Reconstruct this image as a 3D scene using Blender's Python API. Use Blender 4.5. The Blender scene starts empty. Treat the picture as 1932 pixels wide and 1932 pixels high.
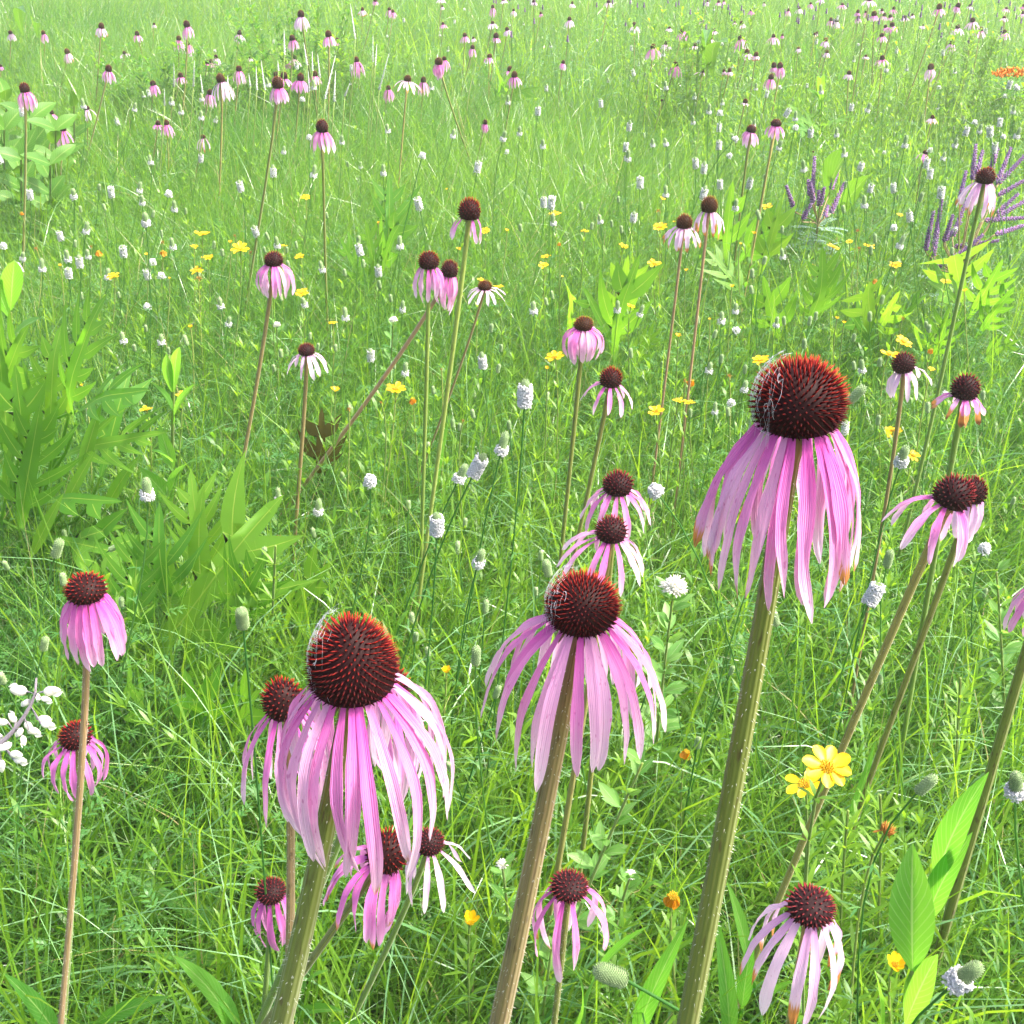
import bpy, math, random
import numpy as np
from mathutils import Vector, Matrix

RAD = math.radians
random.seed(11)
rng = np.random.default_rng(11)
scene = bpy.context.scene
col = scene.collection

# ------------------------------------------------------------------ camera
CAM_H, PITCH, FOV = 1.30, 30.0, 50.0
cam = bpy.data.cameras.new('camera')
cam.sensor_fit = 'HORIZONTAL'
cam.angle = RAD(FOV)
cam.clip_start, cam.clip_end = 0.01, 3000
cam_o = bpy.data.objects.new('camera', cam)
cam_o.location = (0, 0, CAM_H)
cam_o.rotation_euler = (RAD(90 - PITCH), 0, 0)
col.objects.link(cam_o)
scene.camera = cam_o

# ------------------------------------------------------------------ light
HAZE = 0.0085
SUN_EL, SUN_AZ = 56.0, 92.0            # azimuth from +Y towards +X
w = bpy.data.worlds.new('World')
scene.world = w
w.use_nodes = True
sky = w.node_tree.nodes.new('ShaderNodeTexSky')
sky.sky_type = 'NISHITA'
sky.sun_disc = False
sky.sun_elevation = RAD(SUN_EL)
sky.sun_rotation = RAD(SUN_AZ)
sky.dust_density = 5.0
sky.air_density = 0.6
sky.ozone_density = 0.4
bg = w.node_tree.nodes['Background']
bg.inputs['Strength'].default_value = 0.15
w.node_tree.links.new(sky.outputs['Color'], bg.inputs['Color'])
SUN_DIR = Vector((math.sin(RAD(SUN_AZ)) * math.cos(RAD(SUN_EL)), math.cos(RAD(SUN_AZ)) * math.cos(RAD(SUN_EL)), math.sin(RAD(SUN_EL))))
sun = bpy.data.lights.new('sun', 'SUN')
sun.energy = 2.3
sun.angle = RAD(6.0)
sun.color = (1.0, 0.94, 0.84)
sun_o = bpy.data.objects.new('sun', sun)
sun_o.rotation_euler = (-SUN_DIR).to_track_quat('-Z', 'Y').to_euler()
sun_o.location = (2, 4, 6)
col.objects.link(sun_o)
scene.view_settings.view_transform = 'Standard'
scene.view_settings.look = 'None'
scene.view_settings.exposure = 2.05
scene.view_settings.gamma = 1.0
scene.view_settings.use_curve_mapping = False
cy = scene.cycles
cy.max_bounces = 8
cy.diffuse_bounces = 4
cy.glossy_bounces = 2
cy.transmission_bounces = 5
cy.transparent_max_bounces = 6
cy.volume_bounces = 1
cy.caustics_reflective = False
cy.caustics_refractive = False
cy.use_denoising = True
cy.use_adaptive_sampling = True
cy.adaptive_threshold = 0.02

# ------------------------------------------------------------------ pixel <-> world (pixels of a 1932 wide view of the photograph)
FPX = 966 / math.tan(RAD(FOV / 2))
CP = Vector((0, 0, CAM_H))
sp, cp = math.sin(RAD(PITCH)), math.cos(RAD(PITCH))
RIGHT, FWD, UPV = Vector((1, 0, 0)), Vector((0, cp, -sp)), Vector((0, sp, cp))
ZUP = Vector((0, 0, 1))

def ray(u, v):
    return FWD + RIGHT * ((u - 966) / FPX) + UPV * ((966 - v) / FPX)

def at_depth(u, v, d):
    return CP + ray(u, v) * d

def depth_for_z(u, v, z):
    return (CAM_H - z) / max(0.02, -ray(u, v).z)

def at_z(u, v, z):
    return at_depth(u, v, depth_for_z(u, v, z))

def proj(p):
    q = Vector(p) - CP
    d = q.dot(FWD)
    return 966 + FPX * q.dot(RIGHT) / d, 966 - FPX * q.dot(UPV) / d, d

def foot(P, u2, v2):
    """where the stem of a head at P meets the ground, if it passes pixel (u2, v2) as upright as it can"""
    r1 = (P - CP).normalized()
    r2 = ray(u2, v2).normalized()
    n = r1.cross(r2)
    if n.length < 1e-5:
        n = RIGHT.copy()
    n.normalize()
    d = -ZUP + n * (ZUP.dot(n))
    d.normalize()
    if d.z > -0.3:
        d = (d + Vector((0, 0, -0.8))).normalized()
    return P + d * (P.z / -d.z)

# ------------------------------------------------------------------ mesh building
class MB:
    """collects geometry; every vertex carries data = (along, tint, special, across)"""
    def __init__(self):
        self.v, self.f, self.d = [], [], []

    def add(self, vs, fs, ds):
        o = len(self.v)
        self.v.extend(vs)
        self.d.extend(ds)
        self.f.extend([tuple(i + o for i in f) for f in fs])

    def mesh(self, name, mat, shift=None):
        me = bpy.data.meshes.new(name)
        vs = self.v if shift is None else [(p[0] - shift[0], p[1] - shift[1], p[2] - shift[2]) for p in self.v]
        me.from_pydata(vs, [], self.f)
        a = me.attributes.new('data', 'FLOAT_COLOR', 'POINT')
        a.data.foreach_set('color', np.array(self.d, dtype=np.float32).ravel())
        me.materials.append(mat)
        me.shade_smooth()
        return me

    def build(self, name, mat, parent=None, shift=None):
        o = bpy.data.objects.new(name, self.mesh(name, mat, shift))
        col.objects.link(o)
        if parent is not None:
            o.parent = parent
        return o

    def arrays(self):
        return np.array(self.v, dtype=np.float32), self.f, np.array(self.d, dtype=np.float32)

def tag(o, label, cat, group=None):
    o['label'] = label
    o['category'] = cat
    if group:
        o['group'] = group
    return o

def thing(name, loc):
    o = bpy.data.objects.new(name, None)
    o.empty_display_size = 0.02
    o.location = loc
    col.objects.link(o)
    return o

def perp(d, ref=ZUP):
    s = d.cross(ref)
    if s.length < 1e-4:
        s = d.cross(Vector((1, 0, 0)))
    return s.normalized()

def tube(mb, pts, radii, n=8, tint=0.5, special=0.0, cap=True):
    vs, fs, ds = [], [], []
    k = len(pts)
    s = perp((pts[1] - pts[0]).normalized())
    for i, p in enumerate(pts):
        d = (pts[min(i + 1, k - 1)] - pts[max(i - 1, 0)]).normalized()
        s = (s - d * s.dot(d)).normalized()
        t = d.cross(s)
        for j in range(n):
            a = 2 * math.pi * j / n
            vs.append(tuple(p + (s * math.cos(a) + t * math.sin(a)) * radii[i]))
            ds.append((i / (k - 1), tint, special, j / n))
    for i in range(k - 1):
        for j in range(n):
            fs.append((i * n + j, i * n + (j + 1) % n, (i + 1) * n + (j + 1) % n, (i + 1) * n + j))
    if cap:
        fs.append(tuple((k - 1) * n + j for j in range(n)))
        fs.append(tuple(n - 1 - j for j in range(n)))
    mb.add(vs, fs, ds)

def spike(mb, base, d, length, r, tint, special, n=4, mid=0.65):
    s = perp(d)
    t = d.cross(s)
    vs, ds = [], []
    for f, rr in ((0, r), (0.5, r * mid)):
        for j in range(n):
            a = 2 * math.pi * j / n
            vs.append(tuple(base + d * (f * length) + (s * math.cos(a) + t * math.sin(a)) * rr))
            ds.append((f, tint, special, 0))
    vs.append(tuple(base + d * length))
    ds.append((1, tint, special, 0))
    fs = [(j, (j + 1) % n, n + (j + 1) % n, n + j) for j in range(n)]
    fs += [(n + j, n + (j + 1) % n, 2 * n) for j in range(n)]
    mb.add(vs, fs, ds)

def ribbon(mb, pts, sides, norms, hw, cols=3, prof=None, tint=0.5, special=0.0, thick=0.0):
    """a strip of leaf or petal along pts; prof(x, s) lifts it along the normal, in half widths"""
    vs, fs, ds = [], [], []
    k = len(pts)
    for i in range(k):
        s = i / (k - 1)
        sp_ = special if not callable(special) else special(s)
        for j in range(cols):
            x = -1 + 2 * j / (cols - 1)
            p = pts[i] + sides[i] * (x * hw[i])
            if prof:
                p = p + norms[i] * (prof(x, s) * hw[i])
            vs.append(tuple(p))
            ds.append((s, tint, sp_, x * 0.5 + 0.5))
    for i in range(k - 1):
        for j in range(cols - 1):
            a = i * cols + j
            fs.append((a, a + 1, a + cols + 1, a + cols))
    mb.add(vs, fs, ds)

def curve4(p0, p1, p2, p3, n):
    out = []
    for i in range(n + 1):
        t = i / n
        out.append(p0 * (1 - t) ** 3 + p1 * (3 * t * (1 - t) ** 2) + p2 * (3 * t * t * (1 - t)) + p3 * t ** 3)
    return out

def leaf(mb, base, tip, half_w, normal, bend=0.1, fold=0.25, n=8, cols=5, tint=0.5, shape=0.42, wave=0.0):
    """a simple pointed leaf from base to tip; bend bows it along its normal"""
    d = tip - base
    L = d.length
    d.normalize()
    nn = (normal - d * normal.dot(d)).normalized()
    s = d.cross(nn)
    pts, sides, norms, hw = [], [], [], []
    ph = random.uniform(0, 6)
    for i in range(n + 1):
        t = i / n
        pts.append(base + d * (L * t) + nn * (bend * L * 4 * t * (1 - t)))
        tw = wave * math.sin(5 * t + ph)
        sides.append((s * math.cos(tw) + nn * math.sin(tw)).normalized())
        norms.append((nn * math.cos(tw) - s * math.sin(tw)).normalized())
        tt = t ** (math.log(0.5) / math.log(shape))
        hw.append(max(0.02, math.sin(math.pi * tt) ** 0.85) * half_w if 0 < i < n else half_w * (0.10 if i == 0 else 0.01))
    ribbon(mb, pts, sides, norms, hw, cols, lambda x, s_: fold * abs(x), tint)

# ------------------------------------------------------------------ materials
class NT:
    def __init__(self, name):
        self.m = bpy.data.materials.new(name)
        self.m.use_nodes = True
        self.t = self.m.node_tree
        self.t.nodes.clear()
        self.out = self.t.nodes.new('ShaderNodeOutputMaterial')

    def n(self, kind, **kw):
        nd = self.t.nodes.new(kind)
        for k, v in kw.items():
            if k[0].isupper():
                nd.inputs[k.replace('_', ' ')].default_value = v
            else:
                setattr(nd, k, v)
        return nd

    def link(self, a, b):
        self.t.links.new(a, b)

    def data(self):
        at = self.n('ShaderNodeAttribute', attribute_name='data')
        sx = self.n('ShaderNodeSeparateXYZ')
        self.link(at.outputs['Vector'], sx.inputs[0])
        return sx.outputs[0], sx.outputs[1], sx.outputs[2], at.outputs['Alpha']

    def mix(self, fac, a, b, mode='MIX'):
        nd = self.n('ShaderNodeMix', data_type='RGBA', blend_type=mode)
        for i, x in ((0, fac), (6, a), (7, b)):
            if isinstance(x, bpy.types.NodeSocket):
                self.link(x, nd.inputs[i])
            else:
                nd.inputs[i].default_value = x if i == 0 else (*x, 1)
        return nd.outputs[2]

    def math(self, op, a, b=0.0, c=0.0, clamp=False):
        nd = self.n('ShaderNodeMath', operation=op, use_clamp=clamp)
        for i, x in enumerate((a, b, c)):
            if isinstance(x, bpy.types.NodeSocket):
                self.link(x, nd.inputs[i])
            else:
                nd.inputs[i].default_value = x
        return nd.outputs[0]

    def smooth(self, x, lo, hi):
        nd = self.n('ShaderNodeMapRange', interpolation_type='SMOOTHSTEP')
        self.link(x, nd.inputs[0])
        nd.inputs[1].default_value, nd.inputs[2].default_value = lo, hi
        return nd.outputs[0]

    def noise(self, scale, detail=2.0, vec=None, rough=0.5):
        nd = self.n('ShaderNodeTexNoise', Scale=scale, Detail=detail, Roughness=rough)
        if vec is None:
            g = self.n('ShaderNodeNewGeometry')
            vec = g.outputs['Position']
        self.link(vec, nd.inputs['Vector'])
        return nd.outputs['Fac']

    def combine(self, x, y, z=0.0):
        nd = self.n('ShaderNodeCombineXYZ')
        for i, q in enumerate((x, y, z)):
            if isinstance(q, bpy.types.NodeSocket):
                self.link(q, nd.inputs[i])
            else:
                nd.inputs[i].default_value = q
        return nd.outputs[0]

    def bump(self, h, dist, strength=1.0):
        nd = self.n('ShaderNodeBump', Distance=dist, Strength=strength)
        self.link(h, nd.inputs['Height'])
        return nd.outputs['Normal']

    def finish(self, base, rough=0.5, spec=0.4, trans=None, tfac=0.0, normal=None, sheen=0.0):
        p = self.n('ShaderNodeBsdfPrincipled')
        for k, x in (('Base Color', base), ('Roughness', rough)):
            if isinstance(x, bpy.types.NodeSocket):
                self.link(x, p.inputs[k])
            else:
                p.inputs[k].default_value = x if k == 'Roughness' else (*x, 1)
        p.inputs['Specular IOR Level'].default_value = spec
        if sheen:
            p.inputs['Sheen Weight'].default_value = sheen
            p.inputs['Sheen Roughness'].default_value = 0.4
        if normal is not None:
            self.link(normal, p.inputs['Normal'])
        sh = p.outputs[0]
        if trans is not None:
            t = self.n('ShaderNodeBsdfTranslucent')
            if isinstance(trans, bpy.types.NodeSocket):
                self.link(trans, t.inputs['Color'])
            else:
                t.inputs['Color'].default_value = (*trans, 1)
            mx = self.n('ShaderNodeMixShader')
            mx.inputs[0].default_value = tfac
            self.link(sh, mx.inputs[1])
            self.link(t.outputs[0], mx.inputs[2])
            sh = mx.outputs[0]
        self.link(sh, self.out.inputs['Surface'])
        return self.m

def leaf_mat(name, c0, c1, t0, t1, tfac=0.45, rough=0.42, spec=0.45, vein=None, dry=None, nscale=25.0, side_veins=False, patch=None):
    k = NT(name)
    al, ti, spc, ac = k.data()
    nz = k.noise(nscale, 3.0)
    f = k.math('ADD', ti, k.math('MULTIPLY', k.math('SUBTRACT', nz, 0.5), 0.7), clamp=True)
    if patch:
        big = k.smooth(k.noise(patch, 2.0), 0.35, 0.65)
        f = k.math('ADD', k.math('MULTIPLY', f, 0.65), k.math('MULTIPLY', big, 0.35), clamp=True)
    c, t = k.mix(f, c0, c1), k.mix(f, t0, t1)
    nrm = None
    if vein:
        x = k.math('ABSOLUTE', k.math('SUBTRACT', ac, 0.5))
        v = k.math('SUBTRACT', 1.0, k.smooth(x, 0.012, 0.04))
        h = k.math('MULTIPLY', v, 1.0)
        if side_veins:
            wv = k.math('FRACT', k.math('MULTIPLY', k.math('SUBTRACT', al, k.math('MULTIPLY', x, 0.55)), 11.0))
            sv = k.math('SUBTRACT', 1.0, k.smooth(k.math('ABSOLUTE', k.math('SUBTRACT', wv, 0.5)), 0.03, 0.13))
            v = k.math('MAXIMUM', v, k.math('MULTIPLY', sv, 0.45))
            h = v
        c = k.mix(k.math('MULTIPLY', v, 0.75), c, vein)
        t = k.mix(k.math('MULTIPLY', v, 0.5), t, vein)
        nrm = k.bump(h, 0.0006, 0.6)
    if dry:
        c = k.mix(spc, c, dry)
        t = k.mix(spc, t, dry)
    return k.finish(c, rough, spec, t, tfac, nrm)

def petal_mat(name, base, mid, tip, spot, spots=0.5):
    k = NT(name)
    al, ti, br, ac = k.data()
    streak = k.noise(1.0, 2.0, k.combine(k.math('MULTIPLY', ac, 9.0), k.math('MULTIPLY', al, 1.1), k.math('MULTIPLY', ti, 37.0)))
    a2 = k.math('ADD', al, k.math('MULTIPLY', k.math('SUBTRACT', streak, 0.5), 0.55), clamp=True)
    c = k.mix(k.smooth(a2, 0.0, 0.45), base, mid)
    c = k.mix(k.smooth(a2, 0.45, 1.0), c, tip)
    c = k.mix(k.math('MULTIPLY', k.smooth(ti, 0.55, 1.0), 0.45), c, tip)
    c = k.mix(k.math('MULTIPLY', k.smooth(ti, 0.45, 0.0), 0.35), c, base)
    fine = k.math('SINE', k.math('MULTIPLY', ac, 44.0))
    c = k.mix(k.math('MULTIPLY', k.smooth(fine, 0.2, 1.0), 0.06), c, base)
    sp1 = k.noise(1.0, 1.0, k.combine(k.math('MULTIPLY', ac, 4.5), k.math('MULTIPLY', al, 17.0), k.math('MULTIPLY', ti, 91.0)))
    c = k.mix(k.math('MULTIPLY', k.smooth(sp1, 0.66, 0.76), spots), c, spot)
    bm = k.math('ADD', k.math('SUBTRACT', al, k.math('SUBTRACT', 1.0, br)), k.math('MULTIPLY', k.math('SUBTRACT', streak, 0.5), 0.28))
    edge = k.math('MULTIPLY', k.math('ABSOLUTE', k.math('SUBTRACT', ac, 0.5)), k.math('MULTIPLY', br, 0.5))
    bm = k.smooth(k.math('ADD', bm, edge), 0.0, 0.09)
    bm = k.math('MULTIPLY', bm, k.smooth(br, 0.01, 0.05))
    dark = k.smooth(k.math('SUBTRACT', al, k.math('SUBTRACT', 1.0, k.math('MULTIPLY', br, 0.55))), 0.0, 0.15)
    brown = k.mix(k.math('MULTIPLY', dark, 0.8), (0.62, 0.27, 0.07), (0.14, 0.05, 0.02))
    c = k.mix(bm, c, brown)
    h = k.math('ADD', k.math('MULTIPLY', fine, 0.25), k.math('MULTIPLY', streak, 1.2))
    return k.finish(c, 0.45, 0.3, c, 0.38, k.bump(h, 0.0004, 0.8), 0.15)

def cone_mat(name, body, root, mid, tip):
    """spines: root, mid and tip colours along each spine; tips burn redder towards the crown of the cone"""
    k = NT(name)
    al, ti, hh, ac = k.data()
    hot = k.mix(k.math('MULTIPLY', k.smooth(k.math('ADD', hh, k.math('MULTIPLY', k.math('SUBTRACT', ti, 0.5), 0.3)), 0.05, 0.65), 1.0), tuple(0.35 * a for a in mid), tip)
    c = k.mix(k.smooth(al, 0.15, 0.55), root, k.mix(k.smooth(hh, 0.0, 0.6), root, mid))
    c = k.mix(k.smooth(al, 0.5, 1.0), c, hot)
    c = k.mix(k.smooth(ac, 0.45, 0.55), c, body)
    return k.finish(c, 0.6, 0.12, k.mix(0.4, c, hot), 0.25)

def stem_mat(name, c0, c1, hair=(0.75, 0.78, 0.66)):
    k = NT(name)
    al, ti, hr, ac = k.data()
    st = k.noise(1.0, 3.0, k.combine(k.math('MULTIPLY', ac, 16.0), k.math('MULTIPLY', al, 9.0), k.math('MULTIPLY', ti, 23.0)))
    c = k.mix(k.smooth(k.math('ADD', k.math('MULTIPLY', st, 0.8), k.math('MULTIPLY', k.math('SUBTRACT', ti, 0.5), 0.6)), 0.25, 0.65), c0, c1)
    fl = k.noise(1.0, 2.0, k.combine(k.math('MULTIPLY', ac, 7.0), k.math('MULTIPLY', al, 42.0), ti))
    c = k.mix(k.math('MULTIPLY', k.smooth(fl, 0.58, 0.70), 0.7), c, (0.09, 0.05, 0.02))
    c = k.mix(hr, c, hair)
    rib = k.math('SINE', k.math('MULTIPLY', ac, 75.0))
    return k.finish(c, 0.5, 0.35, c, 0.12, k.bump(rib, 0.0003, 0.5), 0.2)

def plain_mat(name, c0, c1, rough=0.6, spec=0.3, tfac=0.0, nscale=400.0, sheen=0.0):
    k = NT(name)
    al, ti, s_, ac = k.data()
    f = k.math('ADD', k.math('MULTIPLY', ti, 0.6), k.math('MULTIPLY', k.noise(nscale), 0.4), clamp=True)
    c = k.mix(f, c0, c1)
    return k.finish(c, rough, spec, c if tfac else None, tfac, None, sheen)

M = {}
M['grass_fine'] = leaf_mat('grass_blades', (0.055, 0.155, 0.025), (0.12, 0.24, 0.03), (0.15, 0.42, 0.03), (0.34, 0.60, 0.04), 0.45, 0.30, 0.6, dry=(0.42, 0.38, 0.16), nscale=3.0)
M['dewy'] = leaf_mat('dewy_blades', (0.12, 0.26, 0.10), (0.20, 0.36, 0.15), (0.12, 0.40, 0.06), (0.22, 0.50, 0.08), 0.38, 0.30, 0.6, nscale=9.0)
M['herb'] = leaf_mat('herb_leaves', (0.06, 0.17, 0.02), (0.15, 0.28, 0.025), (0.17, 0.44, 0.02), (0.42, 0.66, 0.03), 0.48, 0.42, 0.45, nscale=4.0)
M['legume'] = leaf_mat('clover_leaves', (0.045, 0.15, 0.035), (0.09, 0.21, 0.045), (0.12, 0.38, 0.04), (0.22, 0.48, 0.05), 0.42, 0.45, 0.4, nscale=4.0)
M['lobed'] = leaf_mat('compass_leaf', (0.07, 0.21, 0.02), (0.15, 0.31, 0.028), (0.16, 0.42, 0.02), (0.32, 0.58, 0.03), 0.5, 0.45, 0.3, vein=(0.42, 0.55, 0.08), nscale=14.0)
M['broad'] = leaf_mat('broad_leaf', (0.05, 0.19, 0.03), (0.10, 0.27, 0.04), (0.16, 0.48, 0.03), (0.30, 0.64, 0.04), 0.5, 0.38, 0.5, vein=(0.40, 0.56, 0.18), nscale=18.0, side_veins=True)
M['shrub'] = leaf_mat('bushy_leaf', (0.045, 0.16, 0.02), (0.12, 0.26, 0.02), (0.12, 0.38, 0.02), (0.34, 0.62, 0.02), 0.42, 0.42, 0.4, nscale=5.0)
M['dock'] = leaf_mat('dock_leaf', (0.05, 0.16, 0.02), (0.08, 0.22, 0.02), (0.12, 0.30, 0.015), (0.18, 0.38, 0.02), 0.4, 0.45, 0.3, vein=(0.30, 0.42, 0.10), nscale=18.0, side_veins=True)
M['silver'] = leaf_mat('silver_leaf', (0.16, 0.26, 0.20), (0.25, 0.36, 0.28), (0.16, 0.34, 0.18), (0.24, 0.42, 0.24), 0.3, 0.55, 0.3, nscale=30.0)
M['bush_clover'] = leaf_mat('bush_clover_leaf', (0.10, 0.25, 0.05), (0.19, 0.36, 0.09), (0.20, 0.48, 0.06), (0.34, 0.60, 0.08), 0.45, 0.45, 0.4, vein=(0.38, 0.52, 0.22), nscale=20.0)
M['red_leaf'] = leaf_mat('withered_leaf', (0.05, 0.07, 0.015), (0.10, 0.06, 0.015), (0.13, 0.13, 0.015), (0.16, 0.08, 0.015), 0.3, 0.5, 0.3, nscale=14.0)
M['petal'] = petal_mat('pink_petal', (0.62, 0.085, 0.42), (0.76, 0.28, 0.58), (0.88, 0.66, 0.78), (0.50, 0.06, 0.28))
M['petal_deep'] = petal_mat('deep_pink_petal', (0.58, 0.09, 0.42), (0.70, 0.22, 0.55), (0.78, 0.40, 0.66), (0.45, 0.04, 0.22), 0.3)
M['petal_pale'] = petal_mat('pale_petal', (0.66, 0.30, 0.58), (0.80, 0.55, 0.74), (0.88, 0.72, 0.80), (0.55, 0.12, 0.35), 0.35)
M['cone'] = cone_mat('maroon_cone', (0.022, 0.007, 0.007), (0.035, 0.006, 0.008), (0.20, 0.012, 0.010), (0.62, 0.038, 0.018))
M['cone_dark'] = cone_mat('dark_cone', (0.020, 0.007, 0.008), (0.035, 0.007, 0.010), (0.16, 0.014, 0.020), (0.46, 0.045, 0.045))
M['cone_brown'] = cone_mat('brown_cone', (0.03, 0.012, 0.006), (0.06, 0.018, 0.008), (0.22, 0.06, 0.015), (0.55, 0.19, 0.04))
M['cone_gold'] = cone_mat('golden_cone', (0.05, 0.03, 0.006), (0.12, 0.06, 0.01), (0.40, 0.20, 0.02), (0.70, 0.42, 0.06))
M['stem'] = stem_mat('olive_stem', (0.17, 0.205, 0.032), (0.32, 0.285, 0.07))
M['stem_brown'] = stem_mat('brown_stem', (0.26, 0.20, 0.07), (0.40, 0.25, 0.13))
M['stem_green'] = stem_mat('green_stem', (0.16, 0.27, 0.04), (0.30, 0.38, 0.07))
M['bract'] = leaf_mat('bract', (0.10, 0.20, 0.05), (0.20, 0.28, 0.10), (0.2, 0.4, 0.08), (0.3, 0.45, 0.12), 0.3, nscale=60)
M['white'] = plain_mat('white_bloom', (0.80, 0.80, 0.80), (0.90, 0.90, 0.90), 0.6, 0.3, 0.45, 900)
M['cream'] = plain_mat('cream_bloom', (0.78, 0.76, 0.62), (0.86, 0.85, 0.80), 0.45, 0.4, 0.3, 120)
M['greenhead'] = plain_mat('green_head', (0.16, 0.27, 0.09), (0.34, 0.44, 0.22), 0.55, 0.3, 0.2, 700, 0.3)
M['yellow'] = plain_mat('yellow_petal', (0.72, 0.44, 0.003), (0.80, 0.54, 0.006), 0.42, 0.4, 0.35, 150)
M['amber'] = plain_mat('amber_petal', (0.62, 0.22, 0.006), (0.70, 0.32, 0.01), 0.45, 0.4, 0.35, 150)
M['disc'] = plain_mat('yellow_disc', (0.42, 0.26, 0.008), (0.66, 0.42, 0.01), 0.6, 0.3, 0.0, 900)
M['withered'] = plain_mat('withered_head', (0.22, 0.09, 0.02), (0.50, 0.22, 0.04), 0.7, 0.2, 0.15, 300)
M['purple'] = plain_mat('purple_bloom', (0.09, 0.025, 0.14), (0.36, 0.22, 0.42), 0.55, 0.3, 0.2, 700, 0.3)
M['rust'] = plain_mat('rust_anther', (0.45, 0.13, 0.03), (0.60, 0.22, 0.04), 0.6, 0.3)
M['spire'] = plain_mat('pale_spire', (0.42, 0.48, 0.38), (0.78, 0.76, 0.80), 0.6, 0.3, 0.3, 500)
M['orange'] = plain_mat('orange_bloom', (0.85, 0.20, 0.01), (0.90, 0.36, 0.03), 0.5, 0.3, 0.3, 200)
M['web'] = plain_mat('web_silk', (0.88, 0.88, 0.92), (0.92, 0.92, 0.95), 0.4, 0.5, 0.3)
M['dew'] = plain_mat('dew', (0.90, 0.93, 0.95), (0.94, 0.95, 0.97), 0.06, 0.9)

def ground_mat():
    k = NT('soil')
    a, b = k.noise(6.0, 6.0), k.noise(60.0, 6.0)
    c = k.mix(k.smooth(a, 0.3, 0.7), (0.030, 0.055, 0.014), (0.055, 0.10, 0.022))
    c = k.mix(k.math('MULTIPLY', k.smooth(b, 0.45, 0.7), 0.6), c, (0.06, 0.045, 0.025))
    return k.finish(c, 0.9, 0.2, None, 0, k.bump(b, 0.02, 0.8))
M['soil'] = ground_mat()

# ------------------------------------------------------------------ ground
def build_ground():
    mb = MB()
    xs = [-400, -120, -40] + [-16 + 1.0 * i for i in range(33)] + [40, 120, 400]
    ys = [-300, -60, -10, -3] + [-1 + 0.8 * i for i in range(32)] + [30, 50, 100, 200, 600]
    for y in ys:
        for x in xs:
            z = 0.035 * math.sin(1.3 * x + 0.4 * y) + 0.03 * math.sin(0.9 * y - 0.5 * x + 1)
            mb.v.append((x, y, z - 0.05))
            mb.d.append((0, 0.5, 0, 0))
    n = len(xs)
    for j in range(len(ys) - 1):
        for i in range(n - 1):
            mb.f.append((j * n + i, j * n + i + 1, (j + 1) * n + i + 1, (j + 1) * n + i))
    g = mb.build('ground', M['soil'])
    g['kind'] = 'structure'
build_ground()

def build_haze():
    k = NT('morning_haze')
    v = k.n('ShaderNodeVolumePrincipled', Density=HAZE, Anisotropy=0.35)
    v.inputs['Color'].default_value = (0.96, 1.0, 0.86, 1)
    k.link(v.outputs[0], k.out.inputs['Volume'])
    mb = MB()
    x0, x1, y0, y1, z0, z1 = -405, 405, -305, 605, -1.2, 1.75
    c = [(x0, y0, z0), (x1, y0, z0), (x1, y1, z0), (x0, y1, z0), (x0, y0, z1), (x1, y0, z1), (x1, y1, z1), (x0, y1, z1)]
    mb.add(c, [(3, 2, 1, 0), (4, 5, 6, 7), (0, 1, 5, 4), (1, 2, 6, 5), (2, 3, 7, 6), (3, 0, 4, 7)], [(0, 0, 0, 0)] * 8)
    o = mb.build('haze', k.m)
    o['kind'] = 'stuff'
build_haze()

# ------------------------------------------------------------------ ground cover nobody could count: big arrays
def raw_mesh(name, V, loops, starts, totals, D, mat, kind='stuff'):
    me = bpy.data.meshes.new(name)
    me.vertices.add(len(V))
    me.vertices.foreach_set('co', np.ascontiguousarray(V, dtype=np.float32).ravel())
    me.loops.add(len(loops))
    me.loops.foreach_set('vertex_index', np.ascontiguousarray(loops, dtype=np.int32))
    me.polygons.add(len(starts))
    me.polygons.foreach_set('loop_start', np.ascontiguousarray(starts, dtype=np.int32))
    me.update(calc_edges=True)
    a = me.attributes.new('data', 'FLOAT_COLOR', 'POINT')
    a.data.foreach_set('color', np.ascontiguousarray(D, dtype=np.float32).ravel())
    me.materials.append(mat)
    me.shade_smooth()
    o = bpy.data.objects.new(name, me)
    col.objects.link(o)
    o['kind'] = kind
    return o

CAN = 0.42
def half_width(y):
    return 0.466 * (y * cp + (CAM_H - CAN) * sp) * 1.18 + 0.22

def sample_ground(rho, y0, y1, steps=400):
    """random points over the strip the photo looks at; rho(y) plants per square metre"""
    ys = np.linspace(y0, y1, steps + 1)
    mid = 0.5 * (ys[1:] + ys[:-1])
    lam = np.array([rho(y) * 2 * half_width(y) for y in mid]) * (ys[1] - ys[0])
    cnt = rng.poisson(lam)
    Y = np.repeat(mid, cnt) + (rng.random(cnt.sum()) - 0.5) * (ys[1] - ys[0])
    hw = np.array([half_width(y) for y in mid])
    X = (rng.random(cnt.sum()) * 2 - 1) * np.repeat(hw, cnt)
    return X, Y

def field(X, Y, s, seed):
    """smooth random field in 0..1, for patches of taller, yellower or sparser growth"""
    r = np.random.default_rng(seed)
    z = np.zeros_like(X)
    for k in range(6):
        a, f, p = r.random() * 6.28, s * (0.6 + 1.2 * r.random()), r.random() * 6.28
        z += np.sin((X * math.cos(a) + Y * math.sin(a)) * f + p)
    return np.clip(0.5 + z / 5.0, 0, 1)

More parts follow.
